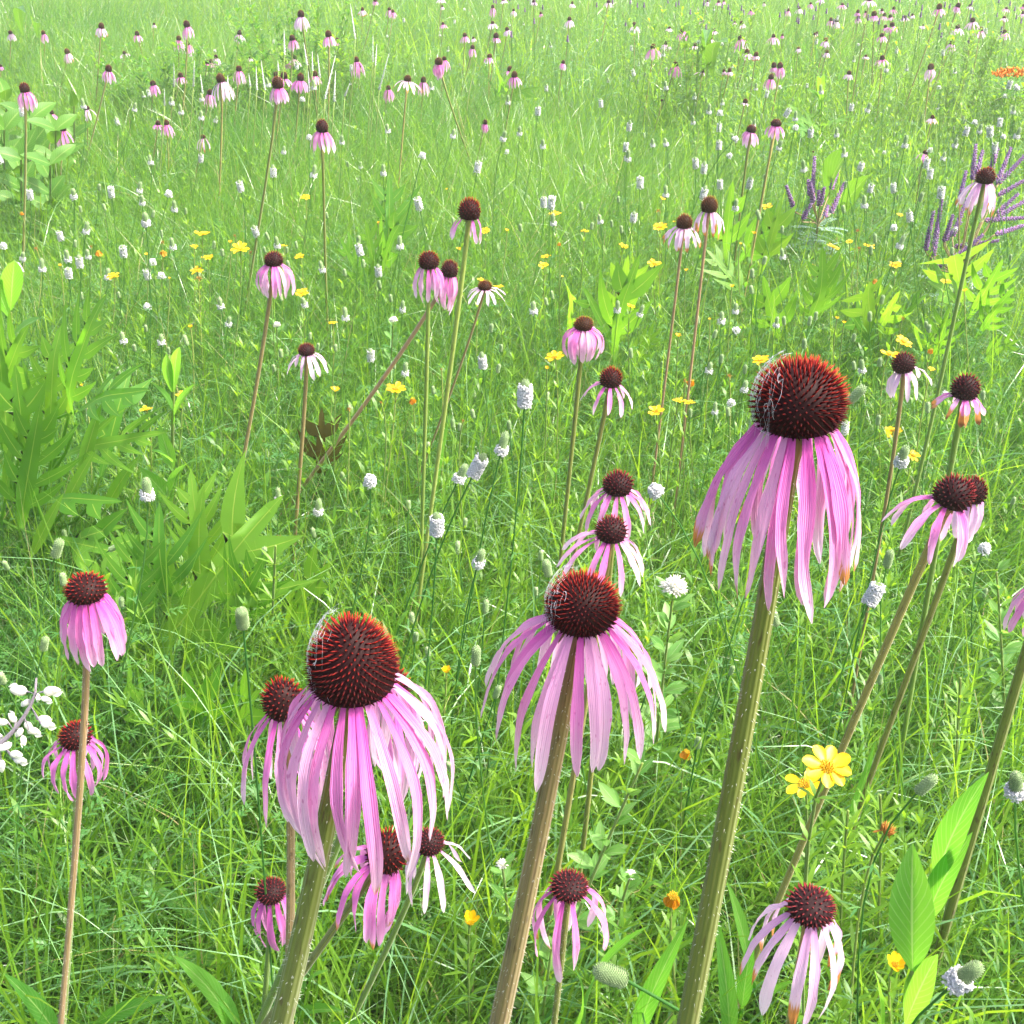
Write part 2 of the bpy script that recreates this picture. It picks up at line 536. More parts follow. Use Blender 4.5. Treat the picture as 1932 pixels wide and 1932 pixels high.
def blades(name, X, Y, L, W, lean, bend, tint, mat, seg=5, dry=None, curl=1.5):
    n = len(X)
    phi = rng.random(n) * 2 * math.pi
    phi = np.where(rng.random(n) < 0.4, rng.normal(-0.25, 0.8, n), phi)
    roll = rng.normal(0, 0.6, n)
    pts = np.zeros((n, seg + 1, 3), np.float32)
    sid = np.zeros((n, seg + 1, 3), np.float32)
    p = np.stack([X, Y, np.full(n, -0.04)], 1)
    cphi, sphi = np.cos(phi), np.sin(phi)
    drift = rng.normal(0, 0.25, n)
    for i in range(seg + 1):
        s = i / seg
        th = lean + bend * s ** curl
        ph = phi + drift * s
        d = np.stack([np.sin(th) * np.cos(ph), np.sin(th) * np.sin(ph), np.cos(th)], 1)
        if i:
            p = p + d * (L / seg)[:, None]
        h = np.stack([-np.sin(ph), np.cos(ph), np.zeros(n)], 1)
        u = np.cross(d, h)
        sd = h * np.cos(roll)[:, None] + u * np.sin(roll)[:, None]
        w_ = W * (1 - s ** 1.8) * (0.72 + 0.28 * min(1, s * 4)) + 0.00015
        pts[:, i] = p
        sid[:, i] = sd * w_[:, None] * 0.5
    V = np.stack([pts - sid, pts + sid], 2).reshape(-1, 3)
    k = (seg + 1) * 2
    q = np.array([[2 * i, 2 * i + 1, 2 * i + 3, 2 * i + 2] for i in range(seg)]).ravel()
    loops = (np.arange(n)[:, None] * k + q[None]).ravel()
    starts = np.arange(n * seg) * 4
    D = np.zeros((n, seg + 1, 2, 4), np.float32)
    D[..., 0] = np.linspace(0, 1, seg + 1)[None, :, None]
    D[..., 1] = tint[:, None, None]
    if dry is not None:
        D[..., 2] = dry[:, None, None]
    D[..., 0, 3], D[..., 1, 3] = 0.0, 1.0
    return raw_mesh(name, V, loops, starts, None, D.reshape(-1, 4), mat)

def scatter(name, temps, X, Y, scale, tint, mat, tilt=0.12, z=-0.02, lean=(0.0, 0.0)):
    """many copies of small plant templates as one mesh"""
    n = len(X)
    which = rng.integers(0, len(temps), n)
    Vs, Ls, Ss, Ds = [], [], [], []
    vo = lo = 0
    for ti, (tv, tf, td) in enumerate(temps):
        idx = np.nonzero(which == ti)[0]
        m = len(idx)
        if not m:
            continue
        rot = rng.random(m) * 2 * math.pi
        c, s = np.cos(rot), np.sin(rot)
        v = tv[None] * scale[idx][:, None, None]
        x = v[..., 0] * c[:, None] - v[..., 1] * s[:, None]
        y = v[..., 0] * s[:, None] + v[..., 1] * c[:, None]
        zz = v[..., 2]
        tx, ty = rng.normal(lean[0], tilt, m)[:, None], rng.normal(lean[1], tilt, m)[:, None]
        x = x + tx * zz + X[idx][:, None]
        y = y + ty * zz + Y[idx][:, None]
        zz = zz + z
        V = np.stack([x, y, zz], 2).reshape(-1, 3)
        fl = np.array([i for f in tf for i in f])
        ft = np.array([len(f) for f in tf])
        fs = np.concatenate([[0], np.cumsum(ft)[:-1]])
        Ls.append((np.arange(m)[:, None] * len(tv) + fl[None] + vo).ravel())
        Ss.append((np.arange(m)[:, None] * len(fl) + fs[None] + lo).ravel())
        D = np.repeat(td[None], m, 0).copy()
        D[..., 1] = np.clip(D[..., 1] * 0.5 + tint[idx][:, None] - 0.25, 0, 1)
        Vs.append(V)
        Ds.append(D.reshape(-1, 4))
        vo += m * len(tv)
        lo += m * len(fl)
    return raw_mesh(name, np.concatenate(Vs), np.concatenate(Ls), np.concatenate(Ss), None, np.concatenate(Ds), mat)

def small_leaf(mb, base, d, L, hw, tint, droop=0.15, n=2):
    """six-point leaf blade"""
    d = d.normalized()
    s = perp(d)
    u = s.cross(d)
    m1 = base + d * (L * 0.4) + u * (0.05 * L)
    m2 = base + d * (L * 0.72)
    tip = base + d * L - u * (droop * L)
    vs = [tuple(base), tuple(m1 - s * hw), tuple(m1 + s * hw), tuple(m2 - s * hw * 0.8), tuple(m2 + s * hw * 0.8), tuple(tip)]
    mb.add(vs, [(0, 2, 1), (1, 2, 4, 3), (3, 4, 5)], [(0, tint, 0, .5), (.4, tint, 0, 0), (.4, tint, 0, 1), (.7, tint, 0, 0), (.7, tint, 0, 1), (1, tint, 0, .5)])

def ang(az, el):
    return Vector((math.cos(az) * math.cos(el), math.sin(az) * math.cos(el), math.sin(el)))

def herb_whorled(seed, h=0.45):
    """upright stem with whorls of narrow leaflets"""
    r = random.Random(seed)
    mb = MB()
    bx, by = r.uniform(-.06, .06), r.uniform(-.06, .06)
    P = lambda t: Vector((bx * t * t, by * t * t, h * t))
    tube(mb, [P(i / 4) for i in range(5)], [.0014, .0013, .0012, .001, .0006], 3, 0.5, cap=False)
    for i in range(9):
        t = 0.22 + 0.78 * i / 8
        k = 6
        a0 = r.uniform(0, 6)
        for j in range(k):
            small_leaf(mb, P(t), ang(a0 + j * 6.28 / k + r.uniform(-.25, .25), r.uniform(.35, 1.0) + (.3 if i == 8 else 0)), r.uniform(.032, .05) * (1.1 - .35 * t), .0024, r.uniform(.35, .8), r.uniform(-.1, .25))
    return mb.arrays()

def herb_fine(seed, h=0.42):
    """thin branching stems with tiny pinnate leaflets"""
    r = random.Random(seed)
    mb = MB()
    for b in range(3):
        az, sp_ = r.uniform(0, 6.28), r.uniform(.03, .14)
        P = lambda t, az=az, sp_=sp_: Vector((math.cos(az) * sp_ * t ** 1.4, math.sin(az) * sp_ * t ** 1.4, h * t))
        tube(mb, [P(i / 3) for i in range(4)], [.0011, .001, .0009, .0005], 3, 0.4, cap=False)
        for i in range(10):
            t = 0.15 + 0.8 * i / 9
            a, e, L = r.uniform(0, 6.28), r.uniform(.1, .8), r.uniform(.02, .032)
            d = ang(a, e)
            s = perp(d)
            for q in range(3):
                o = P(t) + d * (L * (0.35 + 0.3 * q))
                for sg in (-1, 1):
                    small_leaf(mb, o, d * 0.8 + s * sg * 0.8, L * 0.55, .0018, r.uniform(.2, .8))
            small_leaf(mb, P(t) + d * L, d, L * .5, .0018, .5)
    return mb.arrays()

def herb_lance(seed, h=0.5):
    """leafy stem with many lance leaves"""
    r = random.Random(seed)
    mb = MB()
    bx = r.uniform(-.08, .08)
    P = lambda t: Vector((bx * t * t, 0, h * t))
    tube(mb, [P(i / 4) for i in range(5)], [.002, .0018, .0016, .0012, .0007], 4, 0.5, cap=False)
    n = 26
    for i in range(n):
        t = 0.12 + 0.88 * i / (n - 1)
        small_leaf(mb, P(t), ang(i * 2.4 + r.uniform(-.3, .3), .35 + .6 * t + r.uniform(-.2, .2)), (.07 - .035 * t) * r.uniform(.8, 1.2), .0058 * (1.1 - .4 * t), r.uniform(.3, .8), r.uniform(0, .35))
    return mb.arrays()

def herb_basal(seed):
    """clump of broad lance leaves from the ground"""
    r = random.Random(seed)
    mb = MB()
    for i in range(8):
        a, e = r.uniform(0, 6.28), r.uniform(.5, 1.2)
        d = ang(a, e)
        L = r.uniform(.14, .28)
        b = Vector((r.uniform(-.02, .02), r.uniform(-.02, .02), 0))
        leaf(mb, b, b + d * L, r.uniform(.010, .016), ZUP, r.uniform(.03, .14), .3, 6, 3, r.uniform(.3, .8))
    return mb.arrays()

def build_cover():
    # fine arching grass, dense
    X, Y = sample_ground(lambda y: 7800 * min(1, (2.6 / y)) ** 1.45, 0.3, 20)
    n = len(X)
    k = np.maximum(1, (Y / 2.6)) ** 0.72
    tall = field(X, Y, 1.6, 3)
    L = (0.30 + 0.24 * tall + 0.14 * rng.random(n)) * np.clip(0.55 + Y * 0.5, 0.6, 1)
    blades('grass', X, Y, L, (0.0019 + 0.0022 * rng.random(n) ** 2) * k, np.abs(rng.normal(0.12, 0.16, n)), rng.gamma(3.0, 0.42, n), np.clip(0.15 + 0.55 * field(X, Y, 2.2, 5) + rng.normal(0, .16, n), 0, 1), M['grass_fine'], 6, (rng.random(n) < 0.03).astype(np.float32))
    # upright broader yellow-green blades
    X, Y = sample_ground(lambda y: 900 * min(1, (2.6 / y)) ** 1.4, 0.5, 20)
    n = len(X)
    k = np.maximum(1, (Y / 2.6)) ** 0.72
    blades('grass', X, Y, (0.34 + 0.26 * rng.random(n)) * np.clip(0.55 + Y * 0.5, 0.6, 1), (0.0035 + 0.0035 * rng.random(n)) * k, np.abs(rng.normal(0.08, 0.12, n)), rng.gamma(2.0, 0.3, n), np.clip(0.75 + rng.normal(0, .2, n), 0, 1), M['herb'], 6)
    n = 260
    X, Y = rng.uniform(-.62, .05, n), rng.uniform(.62, 1.5, n)
    blades('grass', X, Y, rng.uniform(.40, .62, n), rng.uniform(.0035, .0062, n), np.abs(rng.normal(.10, .10, n)), rng.gamma(2.0, .22, n), np.clip(rng.normal(.75, .2, n), 0, 1), M['herb'], 8)
    # arching dew-silvered blades
    X, Y = sample_ground(lambda y: 620 * min(1, (2.4 / y)) ** 1.6, 0.5, 14)
    n = len(X)
    k = np.maximum(1, (Y / 2.6)) ** 0.72
    blades('grass', X, Y, (0.46 + 0.22 * rng.random(n)) * np.clip(0.6 + Y * 0.4, 0.7, 1), (0.0026 + 0.0018 * rng.random(n)) * k, np.abs(rng.normal(0.15, 0.15, n)), rng.normal(2.0, 0.5, n), np.clip(rng.normal(.5, .25, n), 0, 1), M['dewy'], 8, None, 1.8)
    def plants(rho, y0, y1, temps, s0, s1, mat, mean, seed, sp_=1.4, thin=None, tl=0.15):
        X, Y = sample_ground(rho, y0, y1)
        f = field(X, Y, sp_, seed)
        keep = rng.random(len(X)) < np.clip((f - 0.25) * 2, 0.08, 1)
        if thin is not None:
            keep &= thin(X, Y)
        X, Y, f = X[keep], Y[keep], f[keep]
        n = len(X)
        sc = s0 + (s1 - s0) * rng.random(n)
        sc *= np.clip(0.55 + Y * 0.4, 0.6, 1)
        return scatter('undergrowth', temps, X, Y, sc, np.clip(mean + rng.normal(0, .18, n), 0, 1), mat, tl)
    plants(lambda y: 130 * min(1, 3.2 / y) ** 1.5, 0.55, 16, [herb_whorled(i) for i in range(6)], .65, 1.0, M['herb'], .6, 21)
    plants(lambda y: 200 * min(1, 3.0 / y) ** 1.6 * min(1, .3 + y * .3), 0.5, 14, [herb_fine(i) for i in range(6)], .7, 1.05, M['legume'], .5, 22)
    plants(lambda y: 60 * min(1, 3.5 / y) ** 1.3, 0.6, 18, [herb_lance(i) for i in range(6)], .6, .95, M['herb'], .45, 23)
    plants(lambda y: 26 * min(1, 3.0 / y) ** 1.2, 0.5, 9, [herb_basal(i) for i in range(5)], .8, 1.3, M['broad'], .5, 24)
build_cover()

# ------------------------------------------------------------------ coneflowers
GOLD = 2.399963
def cone_mesh(name, mat, n, h=0.78, spike_len=0.20, seed=0, sides=4, top_push=1.0, rows=10, seg=18):
    """unit-radius spiny cone sitting on z = 0"""
    r = random.Random(seed)
    mb = MB()
    def prof(t):                                   # t 0..1 from rim to crown
        z = h * math.sin(t * math.pi / 2) ** 1.05
        rr = math.cos(t * math.pi / 2) ** (1.2 if h > 1.5 else 0.78) * ((0.93 + 0.07 * min(1, t / 0.2)) if h > 1.5 else (0.80 + 0.20 * min(1, t / 0.30) ** 0.7))
        return rr * 0.86, z * 0.94
    vs, fs, ds = [], [], []
    for i in range(rows):
        rr, z = prof(i / rows)
        for j in range(seg):
            a = 2 * math.pi * j / seg
            vs.append((rr * math.cos(a), rr * math.sin(a), z))
            ds.append((0, 0.5, i / rows, 1.0))
    vs.append((0, 0, prof(1)[1]))
    ds.append((0, 0.5, 1, 1.0))
    vs.append((0, 0, 0.03))
    ds.append((0, 0.5, 0, 1.0))
    for i in range(rows - 1):
        for j in range(seg):
            fs.append((i * seg + j, i * seg + (j + 1) % seg, (i + 1) * seg + (j + 1) % seg, (i + 1) * seg + j))
    for j in range(seg):
        fs.append(((rows - 1) * seg + j, (rows - 1) * seg + (j + 1) % seg, rows * seg))
        fs.append(((j + 1) % seg, j, rows * seg + 1))
    mb.add(vs, fs, ds)
    # equal-area table
    T = [i / 200 for i in range(201)]
    acc = [0.0]
    for i in range(200):
        r0, z0 = prof(T[i])
        r1, z1 = prof(T[i + 1])
        acc.append(acc[-1] + (r0 + r1) * math.hypot(r1 - r0, z1 - z0))
    for i in range(n):
        want = acc[-1] * (i + 0.5) / n
        k = next(q for q in range(201) if acc[q] >= want)
        t = T[k]
        rr, z = prof(t)
        a = i * GOLD
        r2, z2 = prof(min(1, t + 0.02))
        tr, tz = r2 - rr, z2 - z
        l = math.hypot(tr, tz) or 1
        nr, nz = tz / l, -tr / l
        nz = nz * (0.9 if t > .1 else 0.5) + 0.22 * t
        d = Vector((nr * math.cos(a), nr * math.sin(a), nz)) + Vector((r.uniform(-.12, .12), r.uniform(-.12, .12), r.uniform(-.08, .12)))
        d.normalize()
        L = spike_len * (0.55 + 0.60 * min(1, t * 2.2)) * r.uniform(0.78, 1.18) * (top_push if t > .5 else 1)
        rad = 0.92 * math.sqrt(2 * acc[-1] / n) * 0.33
        base = Vector((rr * math.cos(a), rr * math.sin(a), z)) - d * 0.02
        spike(mb, base, d, L, rad, r.random(), t, sides, 0.62)
    return mb.mesh(name, mat)

CONES = {}
for key, mt in (('cone', 'cone'), ('dark', 'cone_dark'), ('brown', 'cone_brown'), ('gold', 'cone_gold')):
    CONES[key, 'far'] = [cone_mesh('cone', M[mt], 70, hh, 0.17, i, 3, rows=6, seg=10) for i, hh in enumerate((0.95, 1.2))]
    CONES[key, 'mid'] = [cone_mesh('cone', M[mt], 150, hh, 0.23, i + 3, 4) for i, hh in enumerate((0.95, 1.1, 1.3))]

def petal(mb, center, axis, az, R, L, hwid, a0, a1, tint, brown, twist=0.0, sway=0.0, curl=0.0, n=12, cols=5, wob=0.0, r0=0.62):
    """one drooping ray: leaves the rim along a0 below level and ends along a1 (degrees below level)"""
    e1 = perp(axis, Vector((0, 1, 0.001)))
    e2 = axis.cross(e1)
    rad_t = e1 * math.cos(az) + e2 * math.sin(az)
    rad_w = Vector((rad_t.x, rad_t.y, 0))
    rad_w = rad_w.normalized() if rad_w.length > 1e-3 else rad_t
    tan_w = ZUP.cross(rad_w)
    p = center + rad_t * (R * r0) + axis * (0.05 * R)
    pts, sides, norms, hw = [], [], [], []
    d0 = rad_t * math.cos(RAD(a0)) - axis * math.sin(RAD(a0))
    crk = random.uniform(.02, .12)
    rdg, frq, roll = random.uniform(.06, .22), random.uniform(5.0, 9.5), random.choice((0, 0, .15, .4))
    ph = random.uniform(0, 6.28)
    for i in range(n + 1):
        s = i / n
        a = RAD(a0 + (a1 - a0) * min(1, s * 1.15) ** 0.85)
        dw = rad_w * math.cos(a) - ZUP * math.sin(a)
        k = min(1.0, s * 1.8)
        d = d0 * (1 - k) + dw * k + tan_w * (sway * s + wob * math.sin(4.5 * s + ph) * s)
        if curl and s > 0.62:
            q = (s - 0.62) / 0.38
            d = d + (rad_w * math.cos(a - curl * q) - ZUP * math.sin(a - curl * q)) * q * 1.6
        d.normalize()
        if i:
            p = p + d * (L / n)
        sd = (tan_w - d * tan_w.dot(d)).normalized()
        nn = sd.cross(d)
        tw = twist * s * s + 0.18 * math.sin(3 * s + ph)
        pts.append(p.copy())
        sides.append(sd * math.cos(tw) + nn * math.sin(tw))
        norms.append(nn * math.cos(tw) - sd * math.sin(tw))
        f = 0.42 + 0.58 * min(1, s / 0.38) ** 0.8
        if s > 0.70:
            f *= max(0.0, 1 - ((s - 0.70) / 0.30) ** 2.2) ** 0.6 * 0.88 + 0.12
        hw.append(hwid * f * (1 + crk * math.sin(11 * s + ph * 3) + crk * .7 * math.sin(23 * s + ph)))
    cup = random.uniform(-0.30, -0.05)
    if cols >= 5:
        pr = lambda x, s: cup * x * x + rdg * math.cos(x * frq + ph) * (0.4 + s * .8) + 0.13 * math.sin(8 * s + ph) * x + 0.10 * math.sin(19 * s + 2 * ph) * x * x - roll * abs(x) ** 3 * s
    else:
        pr = lambda x, s: cup * x * x
    k0 = len(mb.v)
    ribbon(mb, pts, sides, norms, hw, cols, pr, tint, brown)
    if cols >= 5:                                  # notched tip
        back = (pts[-1] - pts[-3]) * random.uniform(.25, .6)
        j = k0 + n * cols + cols // 2 + random.choice((-1, 0, 0, 1))
        mb.v[j] = tuple(Vector(mb.v[j]) - back)
    return pts[-1]

def fit_arc(reach, drop, spread):
    """start angle, end angle and length of a ray that comes out by reach and hangs down by drop"""
    am, L = math.degrees(math.atan2(drop, reach)), math.hypot(drop, reach)
    for _ in range(6):
        a0, a1 = am - spread * 1.2, am + spread * 0.85
        x = z = mx = 0.0
        for i in range(1, 15):
            s = i / 14
            a = RAD(a0 + (a1 - a0) * min(1, s * 1.15) ** 0.85)
            k = min(1.0, s * 1.8)
            dx, dz = math.cos(RAD(a0)) * (1 - k) + math.cos(a) * k, math.sin(RAD(a0)) * (1 - k) + math.sin(a) * k
            l = math.hypot(dx, dz) or 1
            x += dx / l
            z += dz / l
            mx = max(mx, x)
        x, z, mx = x * L / 14, z * L / 14, mx * L / 14
        am += 0.7 * (math.degrees(math.atan2(drop, reach)) - math.degrees(math.atan2(z, max(mx, 1e-5))))
        am = min(am, 104)
        L *= min(1.4, max(0.7, math.hypot(drop, reach) / math.hypot(z, mx)))
    return am - spread * 1.2, am + spread * 0.85, L

def axis_for(tilt, fore=0.0):
    return (UPV * 0 + ZUP * math.cos(RAD(tilt)) + RIGHT * math.sin(RAD(tilt)) + Vector((0, -1, 0)) * math.sin(RAD(fore))).normalized()

FLOWERS = []                                     # (root, u, v, kind words) for the labels given at the end

def coneflower(u, v, cw, ch, pb, pl, pr, st=None, label=None, tilt=0, fore=0, n=None, kind='cone', pm='petal', brown=0.0, bell=0, stem='stem', W0=0.031, sw=None, hero=0, pw=1.0, zlim=(0.45, 1.16), web=False, irregular=1.0, azr=None, curl=0.0, words='pink'):
    """u, v, cw, ch: the cone in pixels of the 1932 wide photo; pb, pl, pr: lowest, leftmost, rightmost petal tips; st: a pixel lower on the stem"""
    th0 = RAD(PITCH) - math.atan((966 - v) / FPX)
    vb = v + ch * 0.5 - 0.5 * cw * math.sin(th0) * 0.85
    d = W0 * FPX / cw
    rz = -ray(u, vb).z
    z = CAM_H - d * rz
    z2 = min(max(z, zlim[0]), zlim[1])
    d = (CAM_H - z2) / rz
    mpp = d / FPX
    R = cw * mpp * 0.5 * 1.08
    P = at_depth(u, vb, d)
    dv = (P - CP).normalized()
    sn, cs = -dv.z, math.hypot(dv.x, dv.y)
    axis = axis_for(tilt, fore)
    if st is None:
        st = (u - 22 - random.uniform(-14, 20), v + 150)
    B = foot(P, *st)
    root = thing('coneflower', (B.x, B.y, 0))
    O = Vector((B.x, B.y, 0))
    big = cw > 28
    # ---- stem
    mb = MB()
    L = (P - O).length
    top = P + axis * (0.06 * R)
    c2 = P - (axis * 0.25 + (P - O).normalized() * 0.75) * (0.22 * L)
    c1 = O + (P - O) * 0.35 + Vector((random.uniform(-.02, .02), random.uniform(-.02, .02), 0)) * L
    pts = curve4(O, c1, c2, top, 48 if sw else (16 if big else 6))
    pts[0].z = -0.06
    r_top = (sw[0] if sw else 0.20 * cw) * mpp * 0.5
    if sw:
        sw = (sw[0] * .74, sw[1] * .74)
        b2 = min(pts, key=lambda q: abs(proj(q)[1] - st[1]))
        r_bot = sw[1] * proj(b2)[2] / FPX * 0.5
    else:
        r_bot = r_top * 1.15
    m = len(pts) - 1
    hz = [abs(proj(q)[1]) for q in pts]
    rad = []
    for i, q in enumerate(pts):
        f = 1 - i / m
        if sw:
            f = min(1.0, max(0.0, (proj(q)[1] - v) / max(1, st[1] - v)))
        rr = r_top + (r_bot - r_top) * f
        if i == m:
            rr *= 1.6
        rad.append(rr)
    tint = random.random()
    tube(mb, [q - O for q in pts], rad, 14 if hero else (8 if big else 4), tint)
    if hero:                                       # bristly hairs
        for i in range(int(750 * hero)):
            t = random.uniform(0.35, 0.98) * m
            a = int(t)
            f = t - a
            q = pts[a] * (1 - f) + pts[a + 1] * f - O
            dd = (pts[a + 1] - pts[a]).normalized()
            s = perp(dd)
            k = random.uniform(0, 6.28)
            nn = s * math.cos(k) + dd.cross(s) * math.sin(k)
            rr = rad[a] * (1 - f) + rad[a + 1] * f
            spike(mb, q + nn * rr * 0.95, (nn + dd * random.uniform(-.5, .5)).normalized(), random.uniform(.0010, .0023), .00011, .5, 1.0, 3)
    if big:                                        # small green bracts under the cone
        for i in range(14):
            a = i * 6.283 / 14
            e = perp(axis) * math.cos(a) + axis.cross(perp(axis)) * math.sin(a)
            small_leaf(mb, P - O + e * R * .22 - axis * R * .06, e + axis * random.uniform(-.5, .1), R * random.uniform(.4, .6), R * .09, tint, .3)
    mb.build('stem', M[stem], root)
    # ---- cone
    if hero >= 1:
        me = cone_mesh('cone', M['cone' if kind == 'cone' else 'cone_dark'], 540, HEIGHTS.get(label, 0.8), 0.22, int(u), 4, 1.10, 14, 28)
    else:
        L_ = CONES[kind, 'mid' if cw > 26 else 'far']
        me = random.choice(L_)
    c = bpy.data.objects.new('cone', me)
    col.objects.link(c)
    c.parent = root
    c.location = P - O
    q_ = 2 * ch / cw
    want = min(1.9, max(0.75, math.sqrt(max(0.05, (q_ - sn) ** 2 - sn * sn)) / cs))
    zs = want / max(x.co.z for x in me.vertices) * 0.94
    c.scale = (R, R, R * zs)
    c.rotation_euler = (axis.to_track_quat('Z', 'Y').to_matrix() @ Matrix.Rotation(random.uniform(0, 6.28), 3, 'Z')).to_euler()
    # ---- rays
    if n is None:
        n = 17 if cw > 60 else (14 if cw > 26 else 11)
    def reach_for(side):
        half = max(4, (u - pl) if side < 0 else (pr - u))
        return max(0.15 * R, half * mpp - 0.55 * R)
    rl, rr_ = reach_for(-1), reach_for(1)
    H_all = max(6, pb - vb) * mpp
    one = None if cw > 28 else MB()
    e1 = perp(axis, Vector((0, 1, 0.001)))
    e2 = axis.cross(e1)
    for i in range(n):
        az = 2 * math.pi * (i + random.uniform(-.3, .3) * irregular) / n
        if azr:
            az = RAD(azr[0] + (azr[1] - azr[0]) * (i + random.uniform(-.3, .3)) / n)
        dirx = (e1 * math.cos(az) + e2 * math.sin(az)).x
        k = 0.5 + 0.5 * dirx
        reach = rl * (1 - k) + rr_ * k
        reach *= random.uniform(0.8, 1.0) if abs(dirx) > .75 else random.uniform(0.65, 1.0)
        dirn = (e1 * math.cos(az) + e2 * math.sin(az))
        toward = max(0.0, -dirn.y)
        drop = (H_all - 0.8 * reach * sn) / cs
        drop = max(drop, 0.45 * H_all / cs, 0.25 * R) * random.uniform(0.80, 1.03)
        if abs(dirx) > 0.8:
            drop *= random.uniform(.82, .97)
        a0, a1, Lp = fit_arc(reach, drop, 20 + bell)
        br = 0.0
        if brown and random.random() < min(1, brown * 1.6):
            br = random.uniform(0.03, 0.45 * brown + 0.07)
        elif random.random() < 0.35:
            br = random.uniform(0.02, 0.06)
        hwid = pw * R * random.uniform(0.155, 0.215) * (1.0 if cw > 60 else 1.1) * (1.25 if cw < 28 else 1)
        m2 = one or MB()
        petal(m2, P - O, axis, az, R, Lp, hwid, a0, a1, random.random(), br, random.uniform(-.9, .9) * irregular, random.uniform(-.14, .14) * irregular, curl * random.random(), 14 if hero else (9 if cw > 28 else 5), 7 if hero else (5 if cw > 28 else 3), random.uniform(0, .14) * irregular)
        if one is None:
            pob = m2.build('petal', M[pm], root)
            if br > 0.2:
                pob['label'] = 'pink petal withered brown at its tip'
    if one is not None and n:
        one.build('petals', M[pm], root)
    FLOWERS.append((root, u, v, label, words, cw))
    if web:
        WEBS.append((P.copy(), axis.copy(), R, me, web))
    return root

